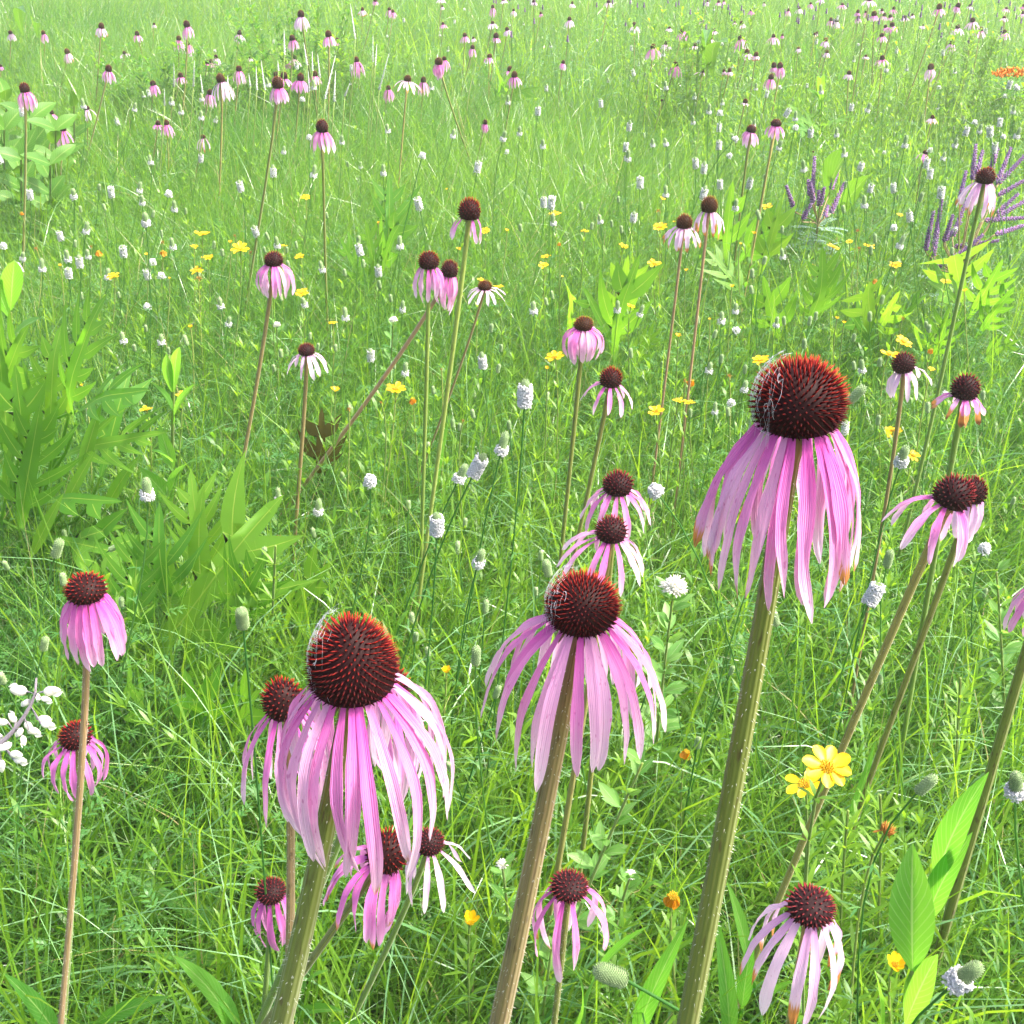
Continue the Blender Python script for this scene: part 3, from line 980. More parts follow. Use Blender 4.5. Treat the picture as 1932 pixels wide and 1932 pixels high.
WEBS = []
HEIGHTS = {}
big_list = [
    # u, v, cw, ch, petal bottom/left/right, stem pixel, extras
    dict(a=(1503, 747, 185, 165, 1158, 1332, 1645), st=(1298, 1900), sw=(34, 56), n=33, hero=1, bell=-4, brown=.26, W0=.034, h=1.25, web=1, irregular=1.7, pw=.64, tilt=-3,
         label='largest coneflower with round red spiny cone, long white-tipped drooping petals and thick olive stem'),
    dict(a=(668, 1241, 178, 182, 1655, 505, 843), st=(500, 1910), sw=(34, 58), n=27, hero=1, W0=.034, h=1.72, pw=.70, web=1, bell=6,
         label='large tall-coned coneflower with cobwebbed left side, petals hanging over smaller coneflowers'),
    dict(a=(1097, 1138, 148, 135, 1462, 905, 1270), st=(918, 1910), sw=(30, 52), n=26, hero=1, stem='stem_brown', W0=.033, h=1.3, pw=.74, web=1,
         label='coneflower with widely flared pink petals on a thick slanting brownish stem'),
    dict(a=(540, 1316, 82, 96, 1572, 432, 600), st=(548, 1890), sw=(13, 24), n=14, tilt=-8, W0=.033, stem='stem_brown', hero=.5, zlim=(.45, .93),
         label='coneflower tucked behind the cobwebbed tall-coned flower, its petals flaring out to one side'),
    dict(a=(738, 1292, 78, 82, 1530, 690, 800), st=(571, 1712), sw=(14, 22), n=12, W0=.031, stem='stem_green', zlim=(.45, .9),
         label='coneflower almost hidden behind the cobwebbed tall cone, only the edge of its cone showing'),
    dict(a=(1153, 998, 66, 60, 1112, 1047, 1226), st=(1057, 1617), sw=(11, 16), n=14, kind='dark', W0=.031,
         label='dark maroon coneflower directly behind the top of the flared brown-stemmed coneflower'),
    dict(a=(1165, 911, 62, 56, 1012, 1096, 1234), st=(1110, 1400), sw=(10, 14), n=13, kind='dark', W0=.031,
         label='dark maroon coneflower standing just above another dark one, petals hooked at their tips'),
    dict(a=(165, 1110, 82, 68, 1258, 104, 212), st=(128, 1800), sw=(14, 15), n=18, bell=-6, W0=.031, hero=.5, pw=1.15, irregular=.5, stem='stem_brown', kind='cone',
         label='bell-shaped coneflower with petals closed around its stem, above a darker pink one'),
    dict(a=(145, 1388, 64, 60, 1500, 74, 184), st=(122, 1760), sw=(11, 14), n=14, W0=.030, pm='petal_deep', bell=12, hero=.4, stem='stem_green',
         label='deep pink coneflower crossed by the stem of the bell-shaped coneflower'),
    dict(a=(512, 1681, 62, 56, 1798, 468, 540), st=(490, 1915), n=12, W0=.030, pm='petal_deep', kind='dark', bell=4, stem='stem_green', sw=(10, 14),
         label='small deep pink coneflower beside the thick stem of the cobwebbed coneflower'),
    dict(a=(722, 1604, 86, 92, 1766, 604, 738), st=(565, 1830), n=19, W0=.031, pm='petal_deep', tilt=26, kind='cone', brown=.35, sw=(14, 20), irregular=1.2,
         label='nodding coneflower with bent brownish petals swept sideways below the cobwebbed flower'),
    dict(a=(810, 1588, 62, 58, 1706, 765, 905), st=(662, 1905), n=9, W0=.030, pm='petal_pale', kind='dark', curl=1.2, sw=(11, 15), stem='stem_green',
         label='coneflower with few thin pale curling petals, partly covered by hanging petals above'),
    dict(a=(1073, 1671, 78, 66, 1838, 1005, 1152), st=(1045, 1915), n=10, W0=.030, kind='dark', brown=.28, hero=.5, sw=(13, 16), bell=6,
         label='dark-coned coneflower with few narrow mauve petals between two thick slanting stems'),
    dict(a=(1527, 1710, 98, 84, 1902, 1408, 1598), st=(1490, 1920), n=15, W0=.032, kind='dark', pm='petal_pale', brown=.5, hero=.6, sw=(16, 20),
         label='low coneflower with pale petals torn and charred brown at their edges'),
    dict(a=(1790, 928, 78, 76, 1062, 1664, 1835), st=(1600, 1400), n=11, W0=.031, kind='dark', tilt=14, sw=(17, 19), hero=.4, irregular=1.2,
         label='coneflower tipped sideways with one long petal reaching out, in front of a twin'),
    dict(a=(1832, 922, 54, 62, 1034, 1790, 1855), st=(1650, 1480), n=12, W0=.029, kind='dark', pm='petal_pale', bell=12, sw=(14, 15),
         label='pale-petalled coneflower half hidden behind the tipped coneflower'),
    dict(a=(1706, 683, 46, 44, 752, 1682, 1764), st=(1652, 1030), n=9, W0=.030, kind='dark', tilt=-16, pm='petal_pale', sw=(9, 9), stem='stem_brown', irregular=1.2,
         label='dark round-coned coneflower with petals swept away to one side, by yellow flowers'),
    dict(a=(1818, 729, 55, 56, 798, 1758, 1862), st=(1795, 890), n=11, W0=.031, kind='dark', brown=.9, sw=(13, 15), stem='stem_green', curl=1.0, irregular=1.5,
         label='withered coneflower with shrivelled orange-brown petals on a pale green stem'),
    dict(a=(1857, 331, 38, 34, 408, 1812, 1880), st=(1780, 660), n=14, W0=.030, brown=.4, pm='petal_pale', sw=(8, 10), kind='cone', stem='stem_green',
         label='coneflower with browning pale petals in front of the purple leadplant spikes'),
    dict(a=(1337, 385, 34, 34, 452, 1312, 1370), st=(1305, 680), n=11, W0=.029, kind='brown', pm='petal_pale', brown=.75, sw=(6, 7), stem='stem_brown',
         label='brown-coned coneflower with orange-tipped pale petals, taller of a faded pair'),
    dict(a=(1290, 417, 33, 31, 472, 1250, 1325), st=(1262, 650), n=14, W0=.029, kind='brown', pm='petal_pale', brown=.7, sw=(6, 7), stem='stem_brown',
         label='brown-coned coneflower with orange-tipped pale petals, lower of a faded pair'),
    dict(a=(885, 393, 44, 46, 468, 846, 908), st=(815, 950), n=7, W0=.031, sw=(10, 11), kind='cone', stem='stem_green', pw=.7, irregular=1.6, tilt=3,
         label='tall red-coned coneflower keeping only a few narrow ragged petals'),
    dict(a=(809, 490, 42, 38, 572, 778, 836), st=(801, 880), n=12, W0=.031, sw=(9, 10), kind='cone', stem='stem_green',
         label='coneflower on an upright stem touching a darker twin beside it'),
    dict(a=(847, 503, 34, 42, 594, 818, 860), st=(640, 810), n=14, W0=.030, kind='dark', sw=(8, 10), stem='stem_brown', tilt=6, bell=10,
         label='darker coneflower of a touching pair, its brown stem leaning far over'),
    dict(a=(517, 488, 38, 32, 566, 481, 553), st=(448, 890), n=16, W0=.030, kind='dark', sw=(8, 9), stem='stem_brown', bell=14,
         label='lone mauve coneflower with full hanging skirt above white clovers and yellow tickseed'),
    dict(a=(915, 538, 28.5, 22, 574, 876, 960), st=(862, 690), n=11, W0=.027, kind='brown', sw=(5, 6), pm='petal_pale', stem='stem_brown',
         label='low coneflower with nearly level spread petals beside a bare tall stem'),
    dict(a=(1101, 610, 40, 31, 692, 1060, 1140), st=(1058, 1050), n=17, W0=.031, kind='brown', bell=22, sw=(9, 10), pw=1.15,
         label='bell-shaped coneflower with flat brownish-orange cone and full pale pink skirt'),
    dict(a=(1151, 711, 45, 45, 784, 1093, 1197), st=(1088, 1040), n=9, W0=.031, kind='cone', sw=(9, 10), tilt=4,
         label='coneflower with tall brownish-red cone and sparse flared petals, below the flat-coned bell'),
    dict(a=(579, 659, 33.5, 28, 714, 536, 621), st=(563, 950), n=10, W0=.029, kind='dark', sw=(8, 10), stem='stem_brown', pm='petal_pale',
         label='small dark-coned coneflower with spread petals beside a browned withered leaf'),
    dict(a=(1972, 1092, 60, 58, 1216, 1920, 2020), st=(1790, 1740), n=12, W0=.030, kind='dark', sw=(20, 26),
         label='coneflower mostly outside the frame, only pale petal tips and slanting stem visible'),
]

def table(ox, s, oy, rows, out):
    for r in rows:
        x, y, w_, h_, pb, hs = r[:6]
        e = r[6] if len(r) > 6 else {}
        e = dict(e)
        if 'st' in e:
            e['st'] = (ox + e['st'][0] * s, oy + e['st'][1] * s)
        u = ox + x * s
        dx = e.pop('dx', 0) * s
        out.append((dict(a=(u, oy + y * s, w_ * s, h_ * s, oy + pb * s, u - hs * s + dx, u + hs * s + dx), **e)))

B_, G_ = dict(kind='brown', brown=.7, pm='petal_pale', words='browning'), dict(kind='gold', pm='petal_pale', brown=.4, words='yellowish')
D_ = dict(pm='petal_deep', kind='dark', words='deep pink')
Pl = dict(pm='petal_pale', kind='dark', words='pale pink')
K_ = dict(kind='dark', words='mauve')
S_ = lambda x, y, **k: dict(st=(x, y), **k)
small = []
table(0, .3332, 0, [
    (61, 182, 26, 24, 235, 28, S_(45, 480, **Pl)), (248, 183, 26, 26, 245, 24, S_(252, 470, kind='brown')), (383, 287, 34, 38, 362, 28, B_), (573, 143, 36, 38, 215, 38, S_(550, 480, **B_)),
    (777, 187, 28, 30, 238, 30, S_(850, 440, **K_)), (706, 297, 22, 20, 330, 40, dict(n=5, **Pl)), (873, 135, 16, 14, 160, 14, Pl), (1061, 135, 42, 42, 225, 36, S_(1040, 500, **K_)),
    (1012, 213, 30, 32, 300, 36, S_(1015, 600, kind='brown')), (1067, 242, 24, 28, 320, 26, K_), (1355, 182, 30, 30, 245, 36, Pl), (1705, 77, 44, 42, 178, 46, S_(1740, 300, **Pl)),
    (1657, 212, 36, 38, 290, 36, K_), (1862, 190, 42, 40, 265, 44, S_(1855, 640, kind='brown')), (1910, 222, 24, 24, 265, 20, K_), (614, 375, 42, 62, 475, 42, S_(460, 960, tilt=14, dx=-6, words='tilted mauve')),
    (143, 495, 64, 62, 640, 54, S_(135, 1010, bell=14)), (290, 633, 34, 32, 720, 45, K_), (493, 610, 36, 26, 690, 40, S_(495, 900, dx=22, n=8, words='one-sided pale', pm='petal_pale', kind='dark')), (356, 722, 46, 44, 855, 56, dict(words='mauve')),
    (868, 470, 38, 32, 545, 38, D_), (895, 695, 32, 30, 735, 38, D_), (944, 692, 34, 34, 780, 42, S_(948, 920, kind='brown', words='mauve')), (1150, 773, 34, 26, 870, 50, dict(dx=-14, n=6, **B_)),
    (1023, 420, 32, 40, 480, 40, K_), (1353, 387, 38, 36, 485, 38, S_(1310, 900)), (1254, 440, 54, 58, 580, 70, S_(1245, 1010, kind='brown', words='pale pink', pm='petal_pale')), (1188, 520, 34, 34, 610, 38, K_),
    (1174, 350, 28, 26, 400, 35, K_), (1194, 344, 24, 24, 390, 25, K_), (1223, 320, 26, 24, 375, 26, Pl), (1627, 345, 30, 36, 400, 26, K_), (1667, 323, 26, 22, 380, 40, Pl),
    (1565, 418, 34, 36, 480, 30, K_), (1607, 425, 46, 46, 490, 50, D_), (1575, 465, 72, 76, 600, 55, S_(1500, 1010, kind='brown', words='mauve')), (1700, 430, 46, 56, 525, 52, dict(tilt=10, dx=-8, words='tilted deep pink', pm='petal_deep')),
    (1782, 415, 36, 36, 480, 40, S_(1800, 650, kind='brown')), (1824, 710, 78, 84, 870, 76, S_(1835, 1010, words='rosy')), (1417, 325, 18, 14, 345, 20, Pl), (5, 372, 20, 16, 400, 14, D_),
], small)
table(643.7, .3332, 0, [
    (121, 50, 22, 22, 93, 30, S_(110, 310, **B_)), (193, 2, 26, 16, 32, 16), (272, 50, 22, 18, 100, 22), (293, 62, 20, 20, 108, 24, S_(235, 480)), (573, 33, 12, 14, 55, 12, Pl), (577, 132, 20, 18, 165, 26, K_),
    (700, 197, 28, 24, 248, 32, S_(680, 480)), (749, 213, 14, 14, 240, 18, Pl), (743, 265, 28, 26, 328, 24, K_), (858, 35, 22, 26, 98, 22, K_), (858, 127, 24, 18, 165, 36, S_(815, 310, **Pl)),
    (876, 200, 34, 34, 245, 26, K_), (941, 163, 26, 24, 205, 28, Pl), (976, 55, 16, 18, 95, 22, Pl), (1091, 5, 24, 20, 30, 24, S_(1085, 220, **Pl)), (1131, 73, 16, 16, 95, 14), (1293, 105, 26, 24, 158, 32, Pl),
    (1308, 15, 16, 16, 45, 22, Pl), (1514, 8, 26, 18, 45, 36, S_(1440, 410, n=6, **Pl)), (1660, 137, 28, 28, 190, 48, S_(1655, 500, n=8, **Pl)), (1858, 155, 18, 16, 180, 26, Pl), (1927, 175, 26, 30, 230, 30, D_),
    (1840, 242, 26, 26, 285, 36, Pl), (1767, 262, 36, 30, 345, 52), (1892, 362, 36, 30, 440, 42, S_(1810, 610, **D_)), (1255, 350, 24, 22, 400, 22, K_), (86, 335, 38, 34, 440, 46), (105, 365, 28, 36, 410, 18, B_),
    (551, 345, 50, 46, 452, 34, S_(620, 560, bell=16, kind='brown', words='mauve')), (584, 330, 28, 26, 410, 36, dict(dx=8, words='mauve')), (375, 442, 48, 42, 530, 92, S_(345, 770, n=9, **B_)), (465, 450, 36, 36, 545, 36, K_),
    (267, 495, 32, 28, 580, 38, D_), (840, 315, 32, 26, 362, 36, S_(835, 580, kind='brown')), (955, 387, 34, 36, 430, 40, dict(dx=-10, kind='brown', n=7)), (981, 420, 40, 40, 500, 46, S_(945, 640, kind='brown')),
    (813, 690, 34, 30, 755, 20, D_), (1816, 567, 16, 14, 570, 5, dict(n=0, kind='dark', words='petalless')), (565, -8, 24, 18, 12, 30, Pl), (920, -4, 24, 18, 22, 24, Pl),
], small)
table(1287.3, .3337, 0, [
    (143, 5, 14, 12, 38, 14, Pl), (205, 8, 18, 16, 30, 20), (235, 5, 14, 10, 22, 14), (391, 55, 20, 18, 88, 22, D_), (463, 15, 12, 10, 22, 10, Pl), (599, 55, 18, 18, 95, 18), (661, 43, 20, 18, 80, 26, Pl),
    (725, 18, 16, 14, 50, 22, D_), (780, -6, 24, 14, 20, 28, Pl), (905, 22, 20, 16, 55, 34), (991, 63, 22, 22, 98, 18), (1036, 65, 14, 16, 100, 16), (1057, -4, 34, 20, 40, 52, Pl), (995, 97, 22, 22, 135, 24),
    (1084, 75, 34, 32, 120, 26, S_(1075, 500, kind='brown')), (1128, 55, 20, 18, 80, 20, K_), (1140, 82, 24, 22, 120, 24, K_), (1195, 45, 22, 20, 80, 30, D_), (1177, 90, 24, 20, 110, 22, K_), (839, 108, 22, 22, 150, 22),
    (872, 112, 24, 26, 165, 24, B_), (108, 120, 18, 12, 150, 20, D_), (295, 122, 16, 14, 140, 20, Pl), (335, 127, 24, 22, 162, 30, Pl), (178, 168, 22, 22, 195, 32, Pl), (160, 215, 22, 20, 245, 28, Pl),
    (70, 252, 22, 22, 278, 36, dict(dx=-8, **Pl)), (329, 210, 30, 30, 290, 48, K_), (365, 290, 32, 32, 340, 42, B_), (416, 305, 32, 30, 345, 26, S_(385, 520, **B_)), (5, 165, 28, 26, 235, 26, S_(30, 560, **D_)),
    (515, 202, 24, 22, 258, 44, K_), (565, 197, 16, 14, 215, 12, D_), (748, 190, 16, 16, 200, 8, dict(n=3, **B_)), (760, 184, 16, 14, 195, 8, dict(n=3, **B_)), (657, 270, 20, 14, 300, 20, G_), (809, 223, 28, 24, 280, 30, G_),
    (815, 290, 26, 22, 330, 24, G_), (1129, 197, 30, 24, 240, 36, K_), (1150, 147, 22, 20, 170, 20, D_), (1186, 138, 32, 28, 190, 36, D_), (1258, 95, 20, 18, 120, 30, Pl), (1301, 82, 16, 14, 100, 18, Pl), (1362, 142, 12, 12, 160, 10, Pl),
    (1452, 35, 36, 36, 95, 42, S_(1300, 480, kind='brown', brown=.3)), (1554, 27, 32, 30, 75, 26, S_(1490, 300, **K_)), (1555, 150, 30, 26, 205, 42, Pl), (1625, 30, 18, 16, 55, 22, Pl), (1641, 112, 34, 28, 170, 46, Pl),
    (1685, 165, 32, 28, 215, 46, K_), (1522, 235, 32, 34, 300, 30, S_(1480, 350, **B_)), (1822, 178, 28, 24, 230, 42, K_), (1831, 45, 18, 14, 70, 28, K_), (1820, 97, 24, 16, 125, 30, B_),
    (1404, 375, 40, 38, 460, 32, S_(1365, 740, kind='brown', bell=14, words='pale pink', pm='petal_pale')), (942, 410, 30, 26, 455, 30, Pl), (1130, 325, 32, 30, 375, 44, K_), (1038, 315, 20, 14, 330, 26, B_), (115, 400, 22, 22, 415, 30, dict(dx=-22, n=6, **Pl)),
    (236, 395, 18, 24, 430, 15, B_), (267, 395, 26, 28, 430, 24, B_), (517, 367, 34, 34, 415, 24, K_), (554, 367, 36, 38, 450, 30, dict(words='mauve')), (499, 432, 36, 36, 512, 42, S_(450, 670, **K_)), (355, 570, 32, 30, 600, 28, dict(n=6, **B_)),
    (386, 727, 64, 50, 835, 58, S_(360, 1000, words='pale-skirted')), (527, 693, 66, 48, 790, 62, S_(470, 1000, words='pale-skirted')), (1413, 660, 26, 24, 705, 36, B_), (1370, 860, 34, 26, 920, 44, dict(n=6, tilt=20, **D_)), (740, 857, 14, 10, 860, 4, dict(n=0, kind='brown', words='petalless')),
    (1925, 70, 20, 20, 100, 26), (1928, 30, 18, 16, 55, 20, D_),
], small)

for e in big_list:
    a = e.pop('a')
    hh = e.pop('h', None)
    if hh:
        HEIGHTS[e['label']] = hh
    coneflower(*a, **e)
for e in small:
    a = e.pop('a')
    e.setdefault('tilt', random.gauss(0, 7))
    coneflower(*a, W0=random.uniform(.028, .033), zlim=(.5, .92), **e)

# cobwebs stretched over the windward side of the three biggest cones
def web_obj(P, axis, R, me, label):
    co = [x.co.copy() for x in me.vertices]
    top = max(x.z for x in co)
    e = (Vector((-1, 0.1, 0)) - axis * Vector((-1, 0.1, 0)).dot(axis)).normalized()
    f = axis.cross(e)
    mb = MB()
    def pt(th, t):
        t = min(.98, max(0.0, t))
        rr = (math.cos(t * math.pi / 2) ** (1.2 if top > 1.7 else 0.78) * (0.80 + 0.20 * min(1, t / .3) ** .7)) * 0.86 + 0.09
        z = (top - .12) * math.sin(t * math.pi / 2) * .98 + 0.10 * t
        return P + (e * math.cos(th) + f * math.sin(th)) * (rr * R) + axis * (z * R)
    kn = [(random.gauss(-.1, .50), min(.96, max(.0, random.gauss(.34, .24)))) for _ in range(400)]
    for i, (a, t) in enumerate(kn):
        near = sorted(range(len(kn)), key=lambda j: (kn[j][0] - a) ** 2 + (kn[j][1] - t) ** 2)[1:4]
        for j in near:
            if j > i or random.random() < .2:
                b, s = kn[j]
                if math.hypot(a - b, t - s) > .13:
                    continue
                mid = pt((a + b) / 2, (t + s) / 2) + Vector((random.uniform(-1, 1), random.uniform(-1, 1), random.uniform(-1, 1))) * .02 * R
                tube(mb, [pt(a, t), mid, pt(b, s)], [.000030] * 3, 3, .6, cap=False)
    for q in range(14):                             # a few long threads down to the petals
        a = random.gauss(.1, .4)
        p0 = pt(a, random.uniform(.2, .6))
        p1 = pt(a + random.uniform(-.2, .2), 0.0) + axis * (-random.uniform(.1, .55) * R) + e * R * random.uniform(0, .2)
        tube(mb, [p0, (p0 + p1) / 2, p1], [.00003] * 3, 3, .6, cap=False)
    o = mb.build('cobweb', M['web'], None, P)
    o.location = P
    tag(o, label, 'cobweb', 'dewy cobwebs on the big cones')
for (P, ax, R, me, w_), lb in zip(WEBS, ('dewy cobweb on the upper side of the largest red cone', 'dewy cobweb down the side of the tall dark cone', 'dewy cobweb on the cone of the flared brown-stemmed coneflower')):
    web_obj(P, ax, R, me, lb)

# ------------------------------------------------------------------ white prairie clover
def clover_meshes(n, m, seed):
    """green head (unit radius, standing on z = 0) and the white bloom for three stages"""
    r = random.Random(seed)
    def head(h, k):
        mb = MB()
        prof = lambda t: (0.78 * min(1, (t / .12 + .35)) ** .6 * (1 - max(0, (t - .72) / .28) ** 2.4) ** .5, h * t)
        vs, fs, ds = [], [], []
        rows, seg = 8, 10
        for i in range(rows + 1):
            rr, z = prof(i / rows)
            for j in range(seg):
                a = 6.28318 * j / seg
                vs.append((rr * math.cos(a), rr * math.sin(a), z))
                ds.append((i / rows, .35, 0, 0))
        for i in range(rows):
            for j in range(seg):
                fs.append((i * seg + j, i * seg + (j + 1) % seg, (i + 1) * seg + (j + 1) % seg, (i + 1) * seg + j))
        mb.add(vs, fs, ds)
        for i in range(k):
            t = (i + .5) / k
            rr, z = prof(t)
            a = i * GOLD
            d = Vector((math.cos(a), math.sin(a), .5 + .8 * t)).normalized()
            spike(mb, Vector((rr * math.cos(a), rr * math.sin(a), z)), d, .30 * r.uniform(.7, 1.3), .13 if k < 200 else .075, r.random(), 0, 3)
        return mb
    def bloom(z0, z1, k, rad, dome):
        mb = MB()
        cor = [(.0, z0 - .02)] + [((.82 * (.5, .9, 1, 1, .85, .45)[q] if not dome else .80 * math.sqrt(max(.0, 1 - (q / 5) ** 2))), z0 + (z1 - z0) * q / 5) for q in range(6)] + [(.0, z1 + .02)]
        vs, fs = [], []
        for (rr, z) in cor:
            for j in range(8):
                vs.append((rr * math.cos(.785 * j), rr * math.sin(.785 * j), z))
        for q in range(7):
            for j in range(8):
                fs.append((q * 8 + j, q * 8 + (j + 1) % 8, q * 8 + 8 + (j + 1) % 8, q * 8 + 8 + j))
        mb.add(vs, fs, [(0, .5, 0, 0)] * len(vs))
        for i in range(k):
            t = (i + .5) / k
            a = i * GOLD
            rr = .62 if not dome else .75 * math.sqrt(max(0, 1 - t * t))
            d = Vector((math.cos(a), math.sin(a), r.uniform(-.5, .6) + (1.2 * t if dome else 0))).normalized()
            b = Vector((rr * math.cos(a), rr * math.sin(a), z0 + (z1 - z0) * t))
            L = rad * r.uniform(.65, 1.15)
            spike(mb, b, d, L, .05, r.random(), 0, 3, 1.0)
            e = b + d * L * r.uniform(.7, 1)
            s = perp(d)
            for q in range(2):
                dd = (d * .5 + s * r.uniform(-1, 1) + d.cross(s) * r.uniform(-1, 1)).normalized()
                spike(mb, e, dd, .34, .15, r.random(), 0, 3, 1.1)
        return mb
    return {
        'green': (head(3.9, n), None), 'ring': (head(4.8, n), bloom(.15, 1.7, m, .72, False)),
        'full': (head(4.9, n), bloom(.1, 4.0, int(m * 2.2), .66, False)), 'ball': (head(1.6, n // 2), bloom(.1, 1.9, m, .72, True)),
    }
CLV = {}
for lod, (n, m) in (('hero', (420, 260)), ('near', (150, 150)), ('mid', (50, 60)), ('far', (14, 26))):
    for q in range(2):
        for k, (a, b) in clover_meshes(n, m, q + 5).items():
            CLV[lod, k, q] = (a.mesh('green_head', M['greenhead']), b.mesh('bloom', M['white']) if b else None, a, b)

CLOVERS = []
def clover(u, v, wpx, kind, tilt=None, st=None, label=None, zl=(.50, .76), far=False):
    real = {'green': .0105, 'ring': .0155, 'full': .0150, 'ball': .0155}[kind]
    d = real * FPX / wpx
    rz = -ray(u, v).z
    z = min(max(CAM_H - d * rz, zl[0]), zl[1])
    d = (CAM_H - z) / rz
    mpp = d / FPX
    unit = wpx * mpp / (2.0 if kind == 'green' else 2.55)
    if tilt is None:
        tilt = random.gauss(2, 9)
    axis = axis_for(tilt, random.uniform(-8, 8))
    off = {'green': 1.95, 'ring': .9, 'full': 2.05, 'ball': 1.0}[kind]
    P = at_depth(u, v, d) - axis * (off * unit)
    if st is None:
        st = (u + random.uniform(-22, 12) - tilt * .8, v + 90)
    B = foot(P, *st)
    root = thing('prairie_clover', (B.x, B.y, 0))
    O = Vector((B.x, B.y, 0))
    mb = MB()
    L = (P - O).length
    pts = curve4(O - Vector((0, 0, .04)), O + (P - O) * .4, P - axis * (.2 * L), P, 10 if wpx > 9 else 5)
    tube(mb, [q - O for q in pts], [max(.0007, unit * .17)] * len(pts), 5 if wpx > 9 else 3, random.random(), cap=False)
    if wpx > 10:
        for i in range(10):
            q = pts[2 + i % 7] - O
            dd = ang(random.uniform(0, 6.28), random.uniform(.1, .7))
            s = perp(dd)
            for sg in (-1, 0, 1):
                small_leaf(mb, q + dd * .006 * abs(sg), (dd + s * sg * .6), random.uniform(.012, .022), .0013, random.random(), .1)
    mb.build('stem', M['legume'], root)
    lod = 'hero' if wpx > 24 else 'near' if wpx > 15 else ('mid' if wpx > 8 else 'far')
    a, b = CLV[lod, kind, random.randrange(2)][:2]
    rot = (axis.to_track_quat('Z', 'Y').to_matrix() @ Matrix.Rotation(random.uniform(0, 6.28), 3, 'Z')).to_euler()
    for me in (a, b):
        if me:
            o = bpy.data.objects.new(me.name.split('.')[0], me)
            col.objects.link(o)
            o.parent, o.location, o.rotation_euler, o.scale = root, P - O, rot, (unit, unit, unit * random.uniform(.9, 1.12))
    CLOVERS.append((root, u, v, kind, label, wpx, far))
    return root

def crop(ox, oy, s, pts):
    return [(ox + x * s, oy + y * s) for x, y in pts]
C4, C5, C6 = (0, 338.8, .3332), (643.7, 338.8, .3332), (1287.3, 242, .3337)
spec = [
    (C4, 'full', 12.5, [(170, 88), (630, 75), (340, 320), (697, 410), (450, 470), (388, 530), (103, 500), (833, 540), (1446, 295), (1360, 40)]),
    (C4, 'ring', 12, [(790, 65), (805, 135), (487, 295), (385, 455), (500, 440), (128, 450), (240, 510), (988, 172), (980, 385), (1570, 378), (1250, 720), (1293, 820), (914, 925), (1825, 515), (1725, 712), (610, 555), (700, 915)]),
    (C4, 'ball', 12, [(865, 470), (914, 545), (833, 720), (20, 380), (60, 520)]),
    (C4, 'green', 7.5, [(562, 40), (590, 155), (455, 165), (868, 195), (1212, 370), (1258, 410), (1513, 320), (1625, 400), (1632, 480), (1497, 395), (1678, 370), (1850, 200), (1650, 530), (825, 840), (955, 970), (460, 655), (672, 650), (425, 360), (915, 300), (1756, 885), (1800, 945), (1900, 950), (1590, 985), (1550, 1065), (760, 950)]),
    (C5, 'full', 13.5, [(103, 400), (438, 140), (1147, 130), (1190, 135), (1655, 215), (1692, 20), (800, 1035), (167, 1000), (210, 520)]),
    (C5, 'ring', 13, [(333, 382), (347, 740), (362, 1098), (25, 785), (1467, 240), (1200, 250), (1563, 742), (1690, 765), (1090, 750)]),
    (C5, 'green', 8.5, [(98, 340), (125, 475), (20, 525), (280, 670), (850, 840), (905, 955), (1160, 690), (1193, 655), (1640, 985), (1360, 145), (1532, 250), (1585, 280), (1570, 110), (1420, 260), (520, 1190), (300, 1050), (670, 1400), (745, 1325), (890, 1070), (1015, 270)]),
    (C6, 'full', 12.5, [(213, 320), (1285, 500), (1400, 260), (1010, 215), (1195, 340), (380, 315), (1065, 340), (1765, 115), (1605, 20), (1740, 20), (207, 95), (75, 200), (920, 1700)]),
    (C6, 'ring', 12.5, [(1227, 670), (568, 730), (530, 1115), (300, 1040), (220, 1095), (150, 1375), (183, 1605), (1017, 1370), (350, 1480), (1540, 100), (1258, 100), (545, 115), (300, 455), (1030, 440), (1890, 50)]),
    (C6, 'ball', 12, [(277, 1555), (1485, 1505), (1195, 565), (303, 1145), (300, 62)]),
    (C6, 'green', 9, [(465, 745), (395, 820), (85, 1080), (390, 910), (575, 1090), (720, 1090), (755, 1060), (1060, 1065), (970, 1185), (1130, 970), (1395, 1130), (1378, 1110), (970, 1340), (1117, 1320), (690, 1220), (355, 1365), (185, 1160), (220, 1305), (45, 1610), (258, 1600), (1108, 1650), (1700, 1510), (1090, 625), (1350, 390), (565, 570), (430, 490), (910, 455), (1525, 690)]),
]
for (ox, oy, s), kind, wpx, pts in spec:
    for u, v in crop(ox, oy, s, pts):
        clover(u, v, wpx * random.uniform(.88, 1.12) * (.8 + .25 * min(1, v / 700)), kind, 50 if (abs(u - 1388) < 3 and kind == 'ball') else None)
